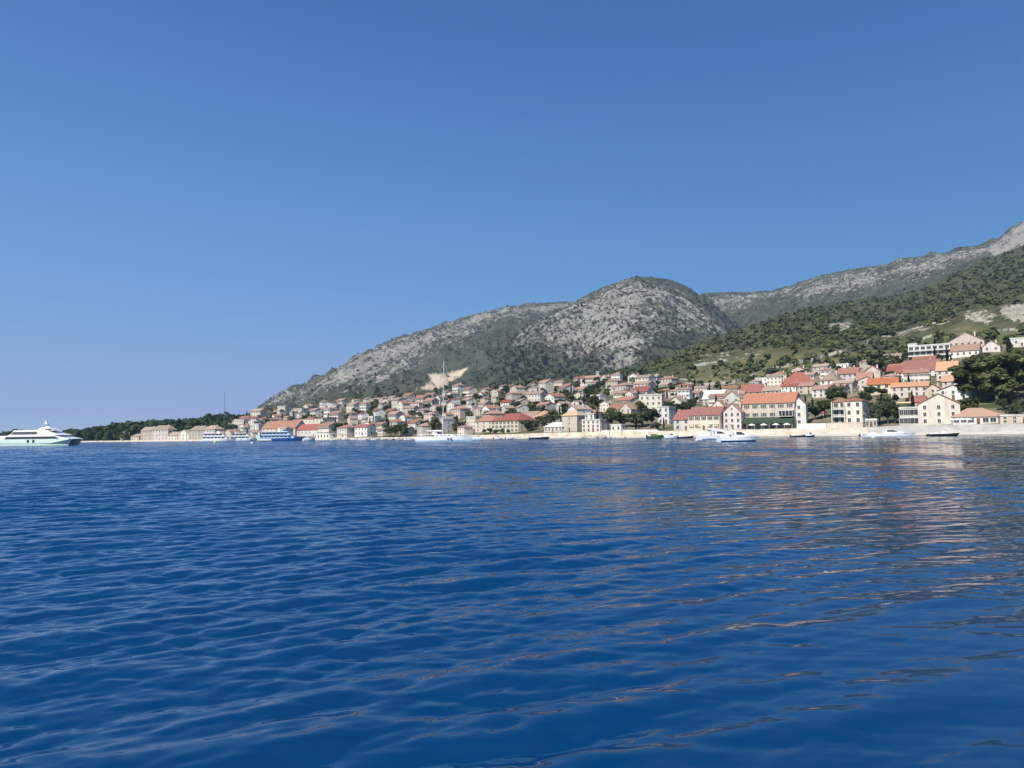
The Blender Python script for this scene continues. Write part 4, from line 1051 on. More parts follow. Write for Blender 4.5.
# ------------------------------------------------------------------ the rest of the town
ORD = ['first', 'second', 'third', 'fourth', 'fifth', 'sixth', 'seventh', 'eighth', 'ninth', 'tenth', 'eleventh', 'twelfth', 'thirteenth', 'fourteenth', 'fifteenth', 'sixteenth', 'seventeenth', 'eighteenth', 'nineteenth', 'twentieth']
HP = []
for (W_, D_, Hh, rf, ri, wl, tl, fl, cl) in [
        (10, 8, 5.6, 'gx', 1.9, 'cream', 'faded pink', 2, 4), (9, 8, 5.8, 'hip', 1.9, 'pinkish', 'faded pink', 2, 3), (8, 9, 6.0, 'gy', 1.9, 'cream', 'pale brown', 2, 3),
        (11, 9, 8.0, 'gx', 2.0, 'cream', 'pale brown', 3, 4), (9, 8, 5.6, 'gx', 1.8, 'stone', 'pale brown', 2, 3), (8, 8, 8.4, 'hip', 1.8, 'white', 'faded pink', 3, 3),
        (10, 9, 5.6, 'hip', 2.0, 'beige', 'terracotta', 2, 4), (9, 9, 5.8, 'gy', 2.1, 'white', 'terracotta', 2, 3), (12, 9, 6.0, 'gx', 2.0, 'pinkish', 'terracotta', 2, 5),
        (8, 7, 5.4, 'flat', .5, 'white', 'whiteroof', 2, 3), (10, 8, 8.0, 'flat', .5, 'cream', 'concrete', 3, 4), (9, 8, 5.6, 'gx', 1.9, 'grey', 'faded pink', 2, 3),
        (8, 8, 5.6, 'gy', 1.9, 'beige', 'faded pink', 2, 2), (11, 9, 5.8, 'hip', 2.0, 'stone', 'faded pink', 2, 4), (10, 8, 5.6, 'gx', 1.9, 'white', 'red', 2, 4)]:
    h = make_house('house', W_, D_, Hh, rf, ri, wl, tl, fl, cl, 1, win=(.8, 1.15), shut=(len(HP) in (0, 5, 8)))
    tn = {'whiteroof': 'white', 'concrete': 'grey'}.get(tl, tl)
    h['_desc'] = (wl, tn, {'gx': 'gable', 'gy': 'front gable', 'hip': 'hip', 'flat': 'flat'}[rf]); h['_r'] = max(W_, D_) * .55
    HP.append(h)
HUSED = set()
BANDS = [(110, 204, 'left of the excursion ships'), (204, 257, 'above the excursion ships'), (257, 306, 'above the blue ferry'), (306, 360, 'right of the blue ferry'), (360, 414, 'left of the white yacht'), (414, 475, 'behind the white yacht'),
         (475, 530, 'above the long hotel'), (530, 582, 'above the stone tower'), (582, 645, 'left of the fishing boat'), (645, 745, 'above the motor cruisers'), (745, 830, 'above the orange villa'), (830, 1030, 'on the right slope')]
AUTO = []
def free(x, y, r, k=.86):
    return all((x - a) ** 2 + (y - b) ** 2 > ((r + c) * k) ** 2 for a, b, c in OCC)
def auto_house(u, t, row, tries=6, smin=.85, smax=1.12, dy=26):
    for _ in range(tries):
        uu = u + random.uniform(-.006, .006); tt_ = t + random.uniform(-.03, .03)
        y0_ = float(Ys(uu)) + dy; y = y0_ + (float(Ys(uu) + dtop(uu)) - y0_) * max(tt_, 0); x = uu * y
        k = random.randrange(len(HP)); p = HP[k]; s = random.uniform(smin, smax)
        if not free(x, y, p['_r'] * s, .78): continue
        if 520 < uu * F + CX < 605 and .12 < t < .62 and random.random() < .45: continue
        z = float(coast_z(np.array([uu]), np.array([y]))[0])
        px, py = proj(x, y, z + 4)
        if 690 < px < 730 and y < 440: continue
        o = p if p.name not in HUSED else copy_tree(p)
        HUSED.add(p.name)
        o.location = (x, y, z - .2); o.scale = (s * random.uniform(.9, 1.15), s, s * random.uniform(.92, 1.1))
        o.rotation_euler = (0, 0, shore_yaw(float(px)) + R(random.choice([0, 0, 0, 12, -12, 20, -16]) + random.uniform(-5, 5)))
        OCC.append((x, y, p['_r'] * s)); AUTO.append((o, row, float(px), p['_desc'])); return True
    return False
def row(px0, px1, t, r, step=12.0, **kw):
    u = float(uv(px0, 430)[0]); u1 = float(uv(px1, 430)[0])
    while u < u1:
        yy = float(Ys(u)) + 26 + (float(dtop(u)) - 26) * t
        auto_house(u, t, r, **kw)
        u += (step + random.uniform(-2.5, 3.5)) / yy
row(128, 232, .05, 0, 12.5, dy=20)
row(150, 215, .55, 1, 22, dy=20)
for k, (t, a, b) in enumerate([(.02, 238, 472), (.13, 232, 600), (.27, 228, 655), (.42, 230, 690), (.58, 240, 700), (.74, 250, 715), (.90, 262, 690)]):
    row(a, b, t, k, 12.0 if k < 5 else 13.5, smin=.72, smax=1.2)
for k, (t, a, b) in enumerate([(.3, 690, 800), (.5, 690, 960), (.72, 730, 950), (.9, 760, 900)]):
    row(a, b, t, k + 1, 15.0, tries=4, smin=.8, smax=1.0)
groups = {}
for o, r, px, d in AUTO:
    b = next((n for x0, x1, n in BANDS if x0 <= px < x1), BANDS[-1][2] if px > 500 else BANDS[0][2])
    groups.setdefault((r, b), []).append((px, o, d))
for (r, b), ls in groups.items():
    ls.sort(key=lambda q: q[0])
    for i, (px, o, d) in enumerate(ls):
        where = ORD[i] + ' from left' if len(ls) > 1 else 'only one'
        for lab in (f"{d[0]} house, {d[1]} {d[2]} roof, {where} in {ORD[r]} row {b}", f"{d[0]} house, {d[1]} {d[2]} roof, {where}, {ORD[r]} row {b}", f"{d[0]} house, {d[1]} {d[2].replace('front ', '')} roof, {where}, {ORD[r]} row {b}", f"{d[0]} house, {d[1]} roof, {where}, {ORD[r]} row {b}"):
            if len(lab.split()) <= 16: break
        tag(o, lab, 'house', 'houses of the hillside town')

# garden trees between the houses
TR = []
def garden_tree(px, t, kinds):
    u = float(uv(px, 430)[0]); y0_ = float(Ys(u)) + 26; y = y0_ + (float(Ys(u) + dtop(u)) - y0_) * t; x = u * y
    if not free(x, y, 1.0, .72): return
    z = float(coast_z(np.array([u]), np.array([y]))[0]); kd = random.choice(kinds)
    s = random.uniform(.55, 1.05) * {'pine': .55, 'shrub': 1.3}.get(kd, 1)
    if kd == 'cypress': s = random.uniform(.7, 1.1)
    OCC.append((x, y, 1.8)); TR.append((tree(kd, x, y, z, s), kd, px))
rt = np.random.default_rng(3)
for i in range(560):
    px = rt.uniform(232, 700); garden_tree(px, rt.beta(1.3, 1.1), ['broad', 'broad', 'broad', 'cypress', 'pine', 'shrub'])
for i in range(70):
    px = rt.uniform(530, 600); garden_tree(px, rt.uniform(.12, .6), ['broad', 'broad', 'broad', 'pine', 'cypress'])
for i in range(40):
    px = rt.uniform(485, 530); garden_tree(px, rt.uniform(.12, .5), ['broad', 'broad', 'pine'])
for i in range(90):
    px = rt.uniform(700, 960); garden_tree(px, rt.uniform(.1, 1.1), ['broad', 'broad', 'shrub', 'cypress'])
gt = {}
for o, kd, px in TR:
    b = next((n for x0, x1, n in BANDS if x0 <= px < x1), BANDS[-1][2]); gt.setdefault((kd, b), []).append((px, o))
WORDN = {'broad': ('leafy tree', 'leafy garden trees'), 'pine': ('small pine', 'small garden pines'), 'cypress': ('dark cypress', 'dark garden cypresses'), 'shrub': ('low shrub', 'low garden shrubs')}
for (kd, b), ls in gt.items():
    ls.sort(key=lambda q: q[0])
    for i, (px, o) in enumerate(ls):
        n = (ORD[i] if i < len(ORD) else 'twenty ' + ORD[(i - 20) % 9]) if i < 20 else ('twenty ' + ORD[i - 20] if i < 29 else ('thirtieth' if i == 29 else 'thirty ' + ORD[min(i - 30, 8)]))
        tag(o, f"{WORDN[kd][0]} between houses, {n} from the left of those {b}", None, WORDN[kd][1])

# ------------------------------------------------------------------ woods (one mass each)
def wood(name, pts, n_leaf, hmin, hmax, mat, seed, asp=.62, size=.5):
    rng = np.random.default_rng(seed); Vs = []; Qs = []; b = 0
    P = np.array(pts); n = len(P); h = rng.uniform(hmin, hmax, n)
    # every crown is a few lobes of leaf clumps
    lobes = 4
    c = np.repeat(P, lobes, 0).astype(float); hh = np.repeat(h, lobes)
    c[:, 0] += rng.normal(size=n * lobes) * hh * .2; c[:, 1] += rng.normal(size=n * lobes) * hh * .2; c[:, 2] += hh * rng.uniform(.35, .85, n * lobes)
    rr = hh * asp * rng.uniform(.3, .52, n * lobes)
    m = len(c) * n_leaf; k = np.repeat(np.arange(len(c)), n_leaf)
    d = rng.normal(size=(m, 3)); d /= np.linalg.norm(d, axis=1)[:, None]; d[:, 2] = np.where(d[:, 2] < -.3, -d[:, 2], d[:, 2])
    p = c[k] + d * (rr[k] * rng.random(m) ** .3)[:, None] * np.array([1, 1, .8])
    nr = d + rng.normal(size=(m, 3)) * .3; nr[:, 2] += .3; nr /= np.linalg.norm(nr, axis=1)[:, None]
    a = np.cross(nr, rng.normal(size=(m, 3))); a /= np.linalg.norm(a, axis=1)[:, None]; bb = np.cross(nr, a)
    s = (rr[k] * size * rng.uniform(.6, 1.3, m))[:, None]
    V = np.stack([p - a * s - bb * s * .7, p + a * s - bb * s * .6, p + a * s * .8 + bb * s * .7, p - a * s * .8 + bb * s * .7], 1).reshape(-1, 3)
    o = np_mesh(name, V, np.arange(4 * m).reshape(-1, 4), M[mat]); return tag(o, kind='stuff')
# pine wood of the cape and behind the far left houses
pts = []
rw = np.random.default_rng(4)
top_l = lambda px: np.interp(px, [-200, -60, -3, 6, 14, 25, 40, 60, 90, 110, 160, 200, 214, 232, 250], [0, 3, 9, 12, 15, 15, 12, 12, 16, 19, 20, 20, 17, 10, 6])
for i in range(1500):
    px = rw.uniform(-200, 246); u = float(uv(px, 438)[0]); y0_ = float(Ys(u))
    dd = rw.uniform(16 if px < 126 else 52, 170 if px < 200 else 260)
    y = y0_ + dd; 
    if not free(u * y, y, 1.5, .9): continue
    pts.append((u * y, y, float(coast_z(np.array([u]), np.array([y]))[0]) - 1, px))
P = np.array(pts)
hh = np.array([float(top_l(q)) for q in P[:, 3]])
sel = hh > .5
o = None
def wood_h(name, P, hs, nl, mat, seed):
    # heights differ along the cape: build in one mesh by scaling unit crowns
    rng = np.random.default_rng(seed); n = len(P); lob = 4
    h = hs * rng.uniform(.6, 1.0, n)
    c = np.repeat(P[:, :3], lob, 0); hq = np.repeat(h, lob)
    c[:, 0] += rng.normal(size=n * lob) * hq * .17; c[:, 1] += rng.normal(size=n * lob) * hq * .17; c[:, 2] += hq * rng.uniform(.3, .84, n * lob)
    rr = hq * rng.uniform(.16, .3, n * lob); m = n * lob * nl; k = np.repeat(np.arange(n * lob), nl)
    d = rng.normal(size=(m, 3)); d /= np.linalg.norm(d, axis=1)[:, None]
    p = c[k] + d * (rr[k] * rng.random(m) ** .3)[:, None] * np.array([1, 1, .75])
    nr = d + rng.normal(size=(m, 3)) * .3; nr[:, 2] += .3; nr /= np.linalg.norm(nr, axis=1)[:, None]
    a = np.cross(nr, rng.normal(size=(m, 3))); a /= np.linalg.norm(a, axis=1)[:, None]; bb = np.cross(nr, a)
    s = (rr[k] * .45 * rng.uniform(.6, 1.3, m))[:, None]
    V = np.stack([p - a * s - bb * s * .7, p + a * s - bb * s * .6, p + a * s * .8 + bb * s * .7, p - a * s * .8 + bb * s * .7], 1).reshape(-1, 3)
    return tag(np_mesh(name, V, np.arange(4 * m).reshape(-1, 4), M[mat]), kind='stuff')
M['capepine'] = leaf_mat('cape pine needles', (.022,.040,.014), (.06,.085,.03), .08)
wood_h('pine_wood', P[sel], hh[sel], 16, 'capepine', 6)
# bushes and trees on the near hillside: density drawn on the photograph
FOREST = [([(600,378),(650,366),(704,342),(735,332),(766,322),(798,311),(854,302),(923,289),(985,261),(1030,244),(1120,205),(1300,150),(1300,300),(1060,306),(1000,306),(960,312),(945,322),(900,334),(860,346),(800,352),(770,346),(720,352),(680,366),(620,378)], 1.0),
          ([(680,370),(760,356),(860,352),(930,340),(1030,330),(1040,344),(940,350),(900,362),(800,378),(740,390),(690,392)], .20),
          ([(590,384),(640,372),(690,362),(700,392),(640,392)], .30), ([(260,411),(330,402),(420,396),(520,388),(600,378),(600,374),(500,383),(400,392),(330,399),(260,409)], .45),
          ([(830,352),(905,340),(905,366),(850,370)], .3)]
rf_ = np.random.default_rng(9); pts = []
cand = np.stack([rf_.uniform(250, 1250, 60000), rf_.uniform(180, 412, 60000)], 1)
dens = np.zeros(len(cand))
for poly, w in FOREST: dens = np.maximum(dens, w * poly_mask(cand[:, 0], cand[:, 1], poly, 4.0))
for poly, soft, w in ROCKY: dens *= 1 - .75 * min(1, w) * poly_mask(cand[:, 0], cand[:, 1], poly, soft)
clump = np.clip(.62 + fbm(cand[:, 0] / 14, cand[:, 1] / 6, 3, 55) * 1.3, .12, 1)
keep = rf_.random(len(cand)) < dens * clump * .9
for px, py in cand[keep]:
    p = hit(px, py, 260)
    if p is not None and free(p[0], p[1], 2.0, .8): pts.append((p[0], p[1], p[2] - .8))
wood('hillside_wood', pts, 8, 2.4, 6.8, 'bush', 12, .85, .66)
# scrub on the mountain faces
def scrub(md, n, seed, rmin, hmin, hmax):
    rng = np.random.default_rng(seed); i = rng.integers(2, md['X'].shape[0] - 18, n); j = rng.integers(1, md['X'].shape[1] - 1, n)
    ok = (poly_mask(md['PX'][i, j], md['PY'][i, j], PIT, 5.0) < .42) & (md['PX'][i, j] > 150) & (md['PX'][i, j] < 1150) & (rng.random(n) < np.clip(1.0 - md['rk'][i, j] * .35, .2, 1) * np.clip((md['PY'][i, j] - 270) / 60, .3, 1))
    i, j = i[ok], j[ok]; f = rng.random(len(i)); 
    X = md['X'][i, j] * (1 - f) + md['X'][i, j + 1] * f; Y = md['Y'][i, j] * (1 - f) + md['Y'][i, j + 1] * f; Z = md['Z'][i, j] * (1 - f) + md['Z'][i, j + 1] * f
    return np.stack([X, Y, Z - .5], 1)
M['scrub'] = leaf_mat('mountain scrub', (.046,.056,.032), (.10,.11,.064), .012)
wood('mountain_scrub', np.concatenate([scrub(ML, 4500, 1, .2, 2, 5), scrub(MD, 11000, 2, .2, 2, 5), scrub(MF, 4500, 3, .2, 2, 5)]), 4, 2.6, 6.5, 'scrub', 14, .8, .75)

# ------------------------------------------------------------------ boats
def hull(root, L, B, zs, zb, mat, bottom, rake=.6, transom=.8, draft=.5, stripe=None, name='hull', y0=0.0, fine=2.2, full=.45, deck='hullwhite'):
    """lofted hull, bow towards +x; zs/zb sheer height at stern and bow"""
    n = 22; mb = MB(); rows = []
    for i in range(n + 1):
        t = i / n
        b = B / 2 * (transom + (1 - transom) * min(1, t / .35)) * (1 - max(0, (t - full) / (1 - full)) ** fine)
        b = max(b, .02)
        sh = zs + (zb - zs) * t ** 1.8
        x = -L/2 + L * t
        rk = lambda z: rake * max(0, z) / max(zb, .1) * t ** 3 - rake * t ** 3 * .5
        pr = [(0, -draft * (1 - t ** 4)), (b * .62, -draft * .7 * (1 - t ** 3)), (b * .90, .06), (b * .985, sh * .34), (b, sh), (b * .93, sh + .0)]
        rows.append([(x + rk(z), y, z) for y, z in pr])
    m = len(rows[0]); V = []; mats = []
    for r in rows: V += [(x, y0 + y, z) for x, y, z in r] + [(x, y0 - y, z) for x, y, z in r]
    fs = []
    for i in range(n):
        a, c = 2 * m * i, 2 * m * (i + 1)
        for k in range(m - 1):
            mi = 1 if k < 2 else (2 if (k == 2 and stripe) else 0)
            fs.append(((a + k, c + k, c + k + 1, a + k + 1), mi)); fs.append(((a + m + k + 1, c + m + k + 1, c + m + k, a + m + k), mi))
        fs.append(((a + m - 1, c + m - 1, c + 2 * m - 1, a + 2 * m - 1), 3))
    fs.append((tuple(range(m - 1, -1, -1)) + tuple(range(m + 1, 2 * m)), 0))
    mb.v = V
    for f, mi in fs: mb.f.append(f); mb.m.append(mi)
    return mb.build(name, [M[mat], M[bottom], M[stripe or mat], M[deck]], root)
def part(root, name, mats, fn):
    mb = MB(); fn(mb); return mb.build(name, [M[q] for q in mats] if isinstance(mats, (list, tuple)) else M[mats], root)
def rails(root, L0, L1, y, z, h=.7, step=1.0, name='railing'):
    def fn(mb):
        for s in ((-1, 1) if y else (1,)):
            mb.tube((L0, s * y, z + h), (L1, s * y, z + h), .03, n=5)
            k = int((L1 - L0) / step)
            for i in range(k + 1):
                x = L0 + (L1 - L0) * i / max(k, 1); mb.tube((x, s * y, z), (x, s * y, z + h), .02, n=4)
    return part(root, name, 'alu', fn)
def boat(name, px, Y, yaw, label, cat, group=None):
    u = float(uv(px, 441)[0])
    return empty(name, (u * Y, Y, 0), R(yaw), label, cat, group)

# the pale green and white catamaran ferry at the left edge
r = boat('catamaran_ferry', 26.5, 300, 0, 'big white and pale green catamaran ferry with dark window bands at the left edge', 'ferry')
LF = 33.5; r.scale = (1, 1, 1.12)
for s in (-1, 1):
    hp = hull(r, LF, 2.6, 1.9, 2.4, 'hullgreen', 'antifoul', 1.6, .9, 1.0, y0=s * 3.6, fine=2.6, full=.6); hp.location.x = 2.6
part(r, 'bridge_deck', 'hullgreen', lambda mb: mb.prism([(-14.0, .9), (13.0, .95), (19.4, 2.05), (19.8, 2.3), (-13.2, 2.2)], -5.0, 5.0, top_in=0))
mc = part(r, 'main_cabin', 'hullwhite', lambda mb: mb.prism([(-9.6, 2.2), (19.6, 2.32), (17.5, 2.75), (12.8, 3.62), (-8.0, 3.58)], -4.85, 4.85, top_in=.2))
part(mc, 'window', 'glass', lambda mb: mb.prism([(-5.6, 2.36), (15.8, 2.4), (14.0, 3.22), (-5.0, 3.18)], -4.9, 4.9, top_in=.12))
uc = part(r, 'upper_cabin', 'hullwhite', lambda mb: mb.prism([(-5.0, 3.62), (15.8, 3.62), (13.0, 4.3), (9.0, 5.5), (-2.6, 5.45), (-3.4, 4.2)], -4.3, 4.3, top_in=.5))
part(uc, 'window', 'glass', lambda mb: mb.prism([(-3.3, 3.98), (6.6, 4.0), (6.6, 4.95), (-2.6, 4.92)], -4.34, 4.34, top_in=.32))
wh = part(r, 'wheelhouse', 'hullwhite', lambda mb: mb.prism([(5.6, 5.5), (12.2, 5.2), (11.2, 5.85), (10.2, 6.4), (7.0, 6.45)], -2.6, 2.6, top_in=.4))
part(wh, 'window', 'glass', lambda mb: mb.prism([(8.8, 5.52), (11.6, 5.42), (11.0, 5.95), (8.8, 5.98)], -2.62, 2.62, top_in=.15))
def rmast(mb):
    mb.prism([(7.6, 6.4), (9.0, 6.4), (7.6, 8.7), (7.2, 8.7)], -.25, .25); mb.box(6.9, 8.3, -1.0, 1.0, 7.55, 7.7); mb.tube((7.4, 0, 8.6), (6.9, 0, 9.5), .05, .03)
part(r, 'radar_mast', 'hullwhite', rmast)
rails(r, -13.0, -9.6, 4.8, 2.2, .9)
for k in (3.3, 5.4): part(r, 'boarding_door', 'glass', lambda mb: mb.box(k, k + .9, -5.03, -5.0, 1.1, 2.1))
part(r, 'stern_deck_roof', 'hullwhite', lambda mb: mb.box(-11.2, -8.0, -4.2, 4.2, 3.45, 3.57))
part(r, 'stern_deck_post', 'hullwhite', lambda mb: [mb.tube((-10.9, q * 4.0, 2.2), (-10.9, q * 4.0, 3.46), .08) for q in (-1, 1)])

# white excursion ships by the quay
def excursion(name, px, Y, L, yaw, label, decks=2, hullm='hullwhite', top='hullwhite', bot='antifoul', group=None, B=6.0, cat='ship', h0=1.5):
    r = boat(name, px, Y, yaw, label, cat, group)
    hull(r, L, B, h0, h0 + .9, hullm, bot, 1.6, .85, .8, fine=2.0, full=.55)
    z = h0 + .05
    for d in range(decks):
        a, b = -L * (.44 - .04 * d), L * (.26 - .09 * d)
        dk = part(r, 'deck_house', top, lambda mb: mb.prism([(a, z), (b + 1.2, z), (b + .4, z + 1.9), (a, z + 1.9)], -B * (.42 - .03 * d), B * (.42 - .03 * d), top_in=.15))
        n = max(3, int((b - a) / 2.4))
        for i in range(n):
            xa = a + .5 + (b - a - .8) * i / n
            part(dk, 'window', 'glass', lambda mb: mb.box(xa, xa + (b - a - .8) / n * .78, -B * (.42 - .03 * d) - .02, B * (.42 - .03 * d) + .02, z + .75, z + 1.55))
        part(r, 'roof_deck', top, lambda mb: mb.box(a - 1.2, b + .9, -B * .45, B * .45, z + 1.92, z + 2.07))
        z += 2.1
    rails(r, -L * .40, L * .10, B * .40, z - .02, .8, 1.2)
    return r, z
r, z = excursion('excursion_ship', 218, 540, 23, 6, 'white excursion ship with long decks beside the yellow green buoy', 2, group='white excursion ships at the quay')
part(r, 'derrick', 'alu', lambda mb: mb.tube((-6, 0, z - 2), (-2.2, 0, z + 7.5), .12, .07))
part(r, 'funnel', 'hullwhite', lambda mb: mb.prism([(-1, z), (1.4, z), (.9, z + 1.6), (-.7, z + 1.6)], -.8, .8))
excursion('excursion_ship', 243, 575, 20, 10, 'white excursion ship at the quay just left of the blue ferry', 2, group='white excursion ships at the quay')
# tall sailing mast behind them
def sail_yacht(name, px, Y, L, mast_h, yaw, label, hullm, mastm, B=4.4, fs=1.5, fb=1.9, lean=0.0, mast_x=.0, stripe=None):
    r = boat(name, px, Y, yaw, label, 'sailing boat')
    hull(r, L, B, fs, fb, hullm, 'antifoul', L * .05, .72, .7, stripe, fine=1.9, full=.38, deck='teak')
    part(r, 'coachroof', 'hullwhite', lambda mb: mb.prism([(-L * .16, fs), (L * .22, fs + .1), (L * .16, fs + .5), (L * .02, fs + .62), (-L * .16, fs + .6)], -B * .27, B * .27, top_in=.15))
    for k in range(4): part(r, 'window', 'glass', lambda mb: mb.box(-L * .13 + k * L * .065, -L * .13 + k * L * .065 + L * .04, -B * .27 - .02, B * .27 + .02, fs + .22, fs + .40))
    mx = L * mast_x
    part(r, 'mast', mastm, lambda mb: mb.tube((mx, 0, fs), (mx + lean * mast_h, 0, mast_h), .17, .10, 8))
    part(r, 'boom', mastm, lambda mb: mb.tube((mx, 0, fs + 1.5), (mx - L * .30, 0, fs + 1.6), .10, .08, 6))
    part(r, 'sail_cover', 'canvas', lambda mb: mb.tube((mx - .3, 0, fs + 1.75), (mx - L * .29, 0, fs + 1.8), .26, .14, 8))
    for zf in (.45, .72): part(r, 'spreader', mastm, lambda mb: mb.tube((mx + lean * mast_h * zf, -1.1, mast_h * zf), (mx + lean * mast_h * zf, 1.1, mast_h * zf), .04, n=5))
    def rig(mb):
        top = (mx + lean * mast_h, 0, mast_h - .3)
        mb.tube((L * .49, 0, fb), top, .016, n=4); mb.tube((-L * .48, 0, fs), top, .013, n=4)
        for s in (-1, 1): mb.tube((mx - .2, s * B * .47, fs), (mx + lean * mast_h * .72, s * 1.1, mast_h * .72), .012, n=4); mb.tube((mx + lean * mast_h * .72, s * 1.1, mast_h * .72), top, .012, n=4)
    part(r, 'rigging', mastm, rig)
    part(r, 'sprayhood', 'canvas', lambda mb: mb.prism([(-L * .22, fs + .5), (-L * .12, fs + .6), (-L * .15, fs + 1.25), (-L * .21, fs + 1.3)], -B * .25, B * .25, top_in=.2))
    rails(r, -L * .46, L * .44, B * .40 if B * .4 < 1.6 else 1.5, fs + .02, .6, 1.6, 'guard_rail')
    part(r, 'helm', 'alu', lambda mb: (mb.tube((-L * .34, 0, fs), (-L * .34, 0, fs + .9), .06), [mb.tube((-L * .34, .45 * math.cos(a * .785), fs + .9 + .45 * math.sin(a * .785)), (-L * .34, .45 * math.cos(a * .785 + .785), fs + .9 + .45 * math.sin(a * .785 + .785)), .025, n=4) for a in range(8)]))
    return r
M['darkmast'] = mottled('grey blue mast paint', (.10,.12,.16), (.14,.16,.2), 1, .5)
sail_yacht('sailing_boat', 224, 560, 17, 36, 12, 'moored sailing boat whose very tall grey mast rises above the excursion ships', 'hullwhite', 'darkmast')
y = sail_yacht('sailing_yacht', 444.5, 236, 17.6, 25.2, -6, 'white sailing yacht with one tall pale mast anchored off the town', 'hullwhite', 'alu', B=4.6, fs=1.75, fb=2.1, lean=.018, mast_x=-.03, stripe='paleblue')
for k in (0, .9): part(y, 'hull_window', 'glass', lambda mb: mb.prism([(1.2 + k, .95), (1.75 + k, .97), (1.75 + k, 1.22), (1.2 + k, 1.2)], -2.30, 2.30))

# blue ferry
r, z = excursion('passenger_ferry', 281, 500, 30, 5, 'blue passenger ferry with pale stern decks and dark window bands', 2, 'hullblue', 'paleblue', cat='ferry', B=7, h0=1.7)
part(r, 'stern_deck', 'hullgreen', lambda mb: mb.prism([(-15.2, 1.76), (-12.9, 1.76), (-12.9, 5.6), (-14.2, 5.6), (-14.2, 3.9), (-15.2, 3.9)], -3.0, 3.0))
part(r, 'hull_side_panel', 'hullwhite', lambda mb: mb.prism([(-14.4, .5), (-5.0, .5), (-6.0, 1.45), (-14.4, 1.45)], -3.62, 3.62))
wh = part(r, 'wheelhouse', 'paleblue', lambda mb: mb.prism([(0, z), (4.6, z), (3.6, z + 1.7), (0, z + 1.7)], -2.0, 2.0, top_in=.2))
part(wh, 'window', 'glass', lambda mb: mb.prism([(1.2, z + .7), (4.25, z + .7), (3.8, z + 1.4), (1.2, z + 1.4)], -2.02, 2.02, top_in=.1))
part(r, 'radar_mast', 'hullwhite', lambda mb: mb.prism([(-2.4, z), (-.4, z), (-1.0, z + 2.6), (-1.7, z + 2.6)], -.6, .6, top_in=.3))

# motor boats
def motor_boat(name, px, Y, L, yaw, label, hullm='hullwhite', bottom='antifoul', B=None, fs=.8, fb=1.2, cabin=True, fly=False, arch=True, stripe=None, cat='motor boat'):
    B = B or L * .32
    r = boat(name, px, Y, yaw, label, cat)
    hull(r, L, B, fs, fb, hullm, bottom, L * .10, .88, .4, stripe, fine=1.8, full=.4)
    if cabin:
        c = part(r, 'cabin', 'hullwhite', lambda mb: mb.prism([(-L * .12, fs), (L * .30, fs + .25), (L * .12, fs + .75), (L * .02, fs + 1.15), (-L * .12, fs + 1.2)], -B * .36, B * .36, top_in=.2))
        part(c, 'windscreen', 'glass', lambda mb: mb.prism([(-L * .08, fs + .62), (L * .13, fs + .62), (L * .045, fs + 1.05), (-L * .08, fs + 1.08)], -B * .37, B * .37, top_in=.16))
    if fly:
        part(r, 'flybridge', 'hullwhite', lambda mb: mb.prism([(-L * .2, fs + 1.25), (L * .06, fs + 1.25), (L * .1, fs + 1.75), (-L * .2, fs + 1.6)], -B * .33, B * .33, top_in=.1))
        part(r, 'bimini', 'canvas', lambda mb: mb.prism([(-L * .2, fs + 3.1), (L * .04, fs + 3.05), (L * .03, fs + 3.18), (-L * .19, fs + 3.25)], -B * .32, B * .32))
        part(r, 'bimini_frame', 'alu', lambda mb: [mb.tube((a, s * B * .3, fs + 1.5), (a, s * B * .3, fs + 3.1), .03) for a in (-L * .19, L * .03) for s in (-1, 1)])
    if arch:
        part(r, 'radar_arch', 'hullwhite', lambda mb: [mb.prism([(-L * .22, fs), (-L * .17, fs), (-L * .2, fs + 1.75), (-L * .24, fs + 1.75)], s * B * .38 - .06, s * B * .38 + .06) for s in (-1, 1)] + [mb.box(-L * .24, -L * .2, -B * .38, B * .38, fs + 1.76, fs + 1.9)])
    part(r, 'seat', 'canvas', lambda mb: mb.box(-L * .4, -L * .3, -B * .34, B * .34, fs, fs + .45))
    if L < 7.0: part(r, 'outboard', 'hullblack', lambda mb: mb.prism([(-L * .5 - .45, .1), (-L * .5 - .02, .1), (-L * .5 - .02, fs + .35), (-L * .5 - .4, fs + .4)], -.22, .22))
    rails(r, L * .08, L * .42, B * .22, fb - .15, .45, .8)
    return r
motor_boat('motor_cruiser', 738, 150, 8.0, 8, 'white motor cruiser with blue stern side nearest the beach houses', 'hullwhite', 'hullblue', fs=.9, fb=1.15, stripe='hullblue')
motor_boat('motor_cruiser', 718, 205, 11.0, 14, 'pale blue motor cruiser with canopy over its flybridge behind the white one', 'hullwhite', 'antifoul', fs=1.1, fb=1.5, fly=True, stripe='paleblue')
motor_boat('speedboat', 890, 225, 14.5, -4, 'long low white speedboat moored before the grey quay', 'hullwhite', 'antifoul', B=3.4, fs=1.0, fb=1.55, arch=False)
rb = motor_boat('inflatable_boat', 944, 235, 9.5, 3, 'dark speedboat with white seats moored right of the long white one', 'hullblack', 'hullblack', fs=.7, fb=1.0, cabin=False, arch=False)
part(rb, 'console', 'hullwhite', lambda mb: mb.prism([(-.6, .7), (.9, .7), (.5, 1.5), (-.3, 1.7)], -.5, .5, top_in=.1))
part(rb, 'rubbing_strake', 'hullwhite', lambda mb: [mb.tube((-4.5, s * 1.42, .74), (1.2, s * 1.46, .84), .07, n=6) for s in (-1, 1)])
fb = motor_boat('fishing_boat', 655, 275, 5.6, 6, 'small green fishing boat with reddish canopy below the tall narrow house', 'hullgreendark', 'hullblack', B=2.3, fs=1.0, fb=1.5, cabin=False, arch=False, cat='fishing boat')
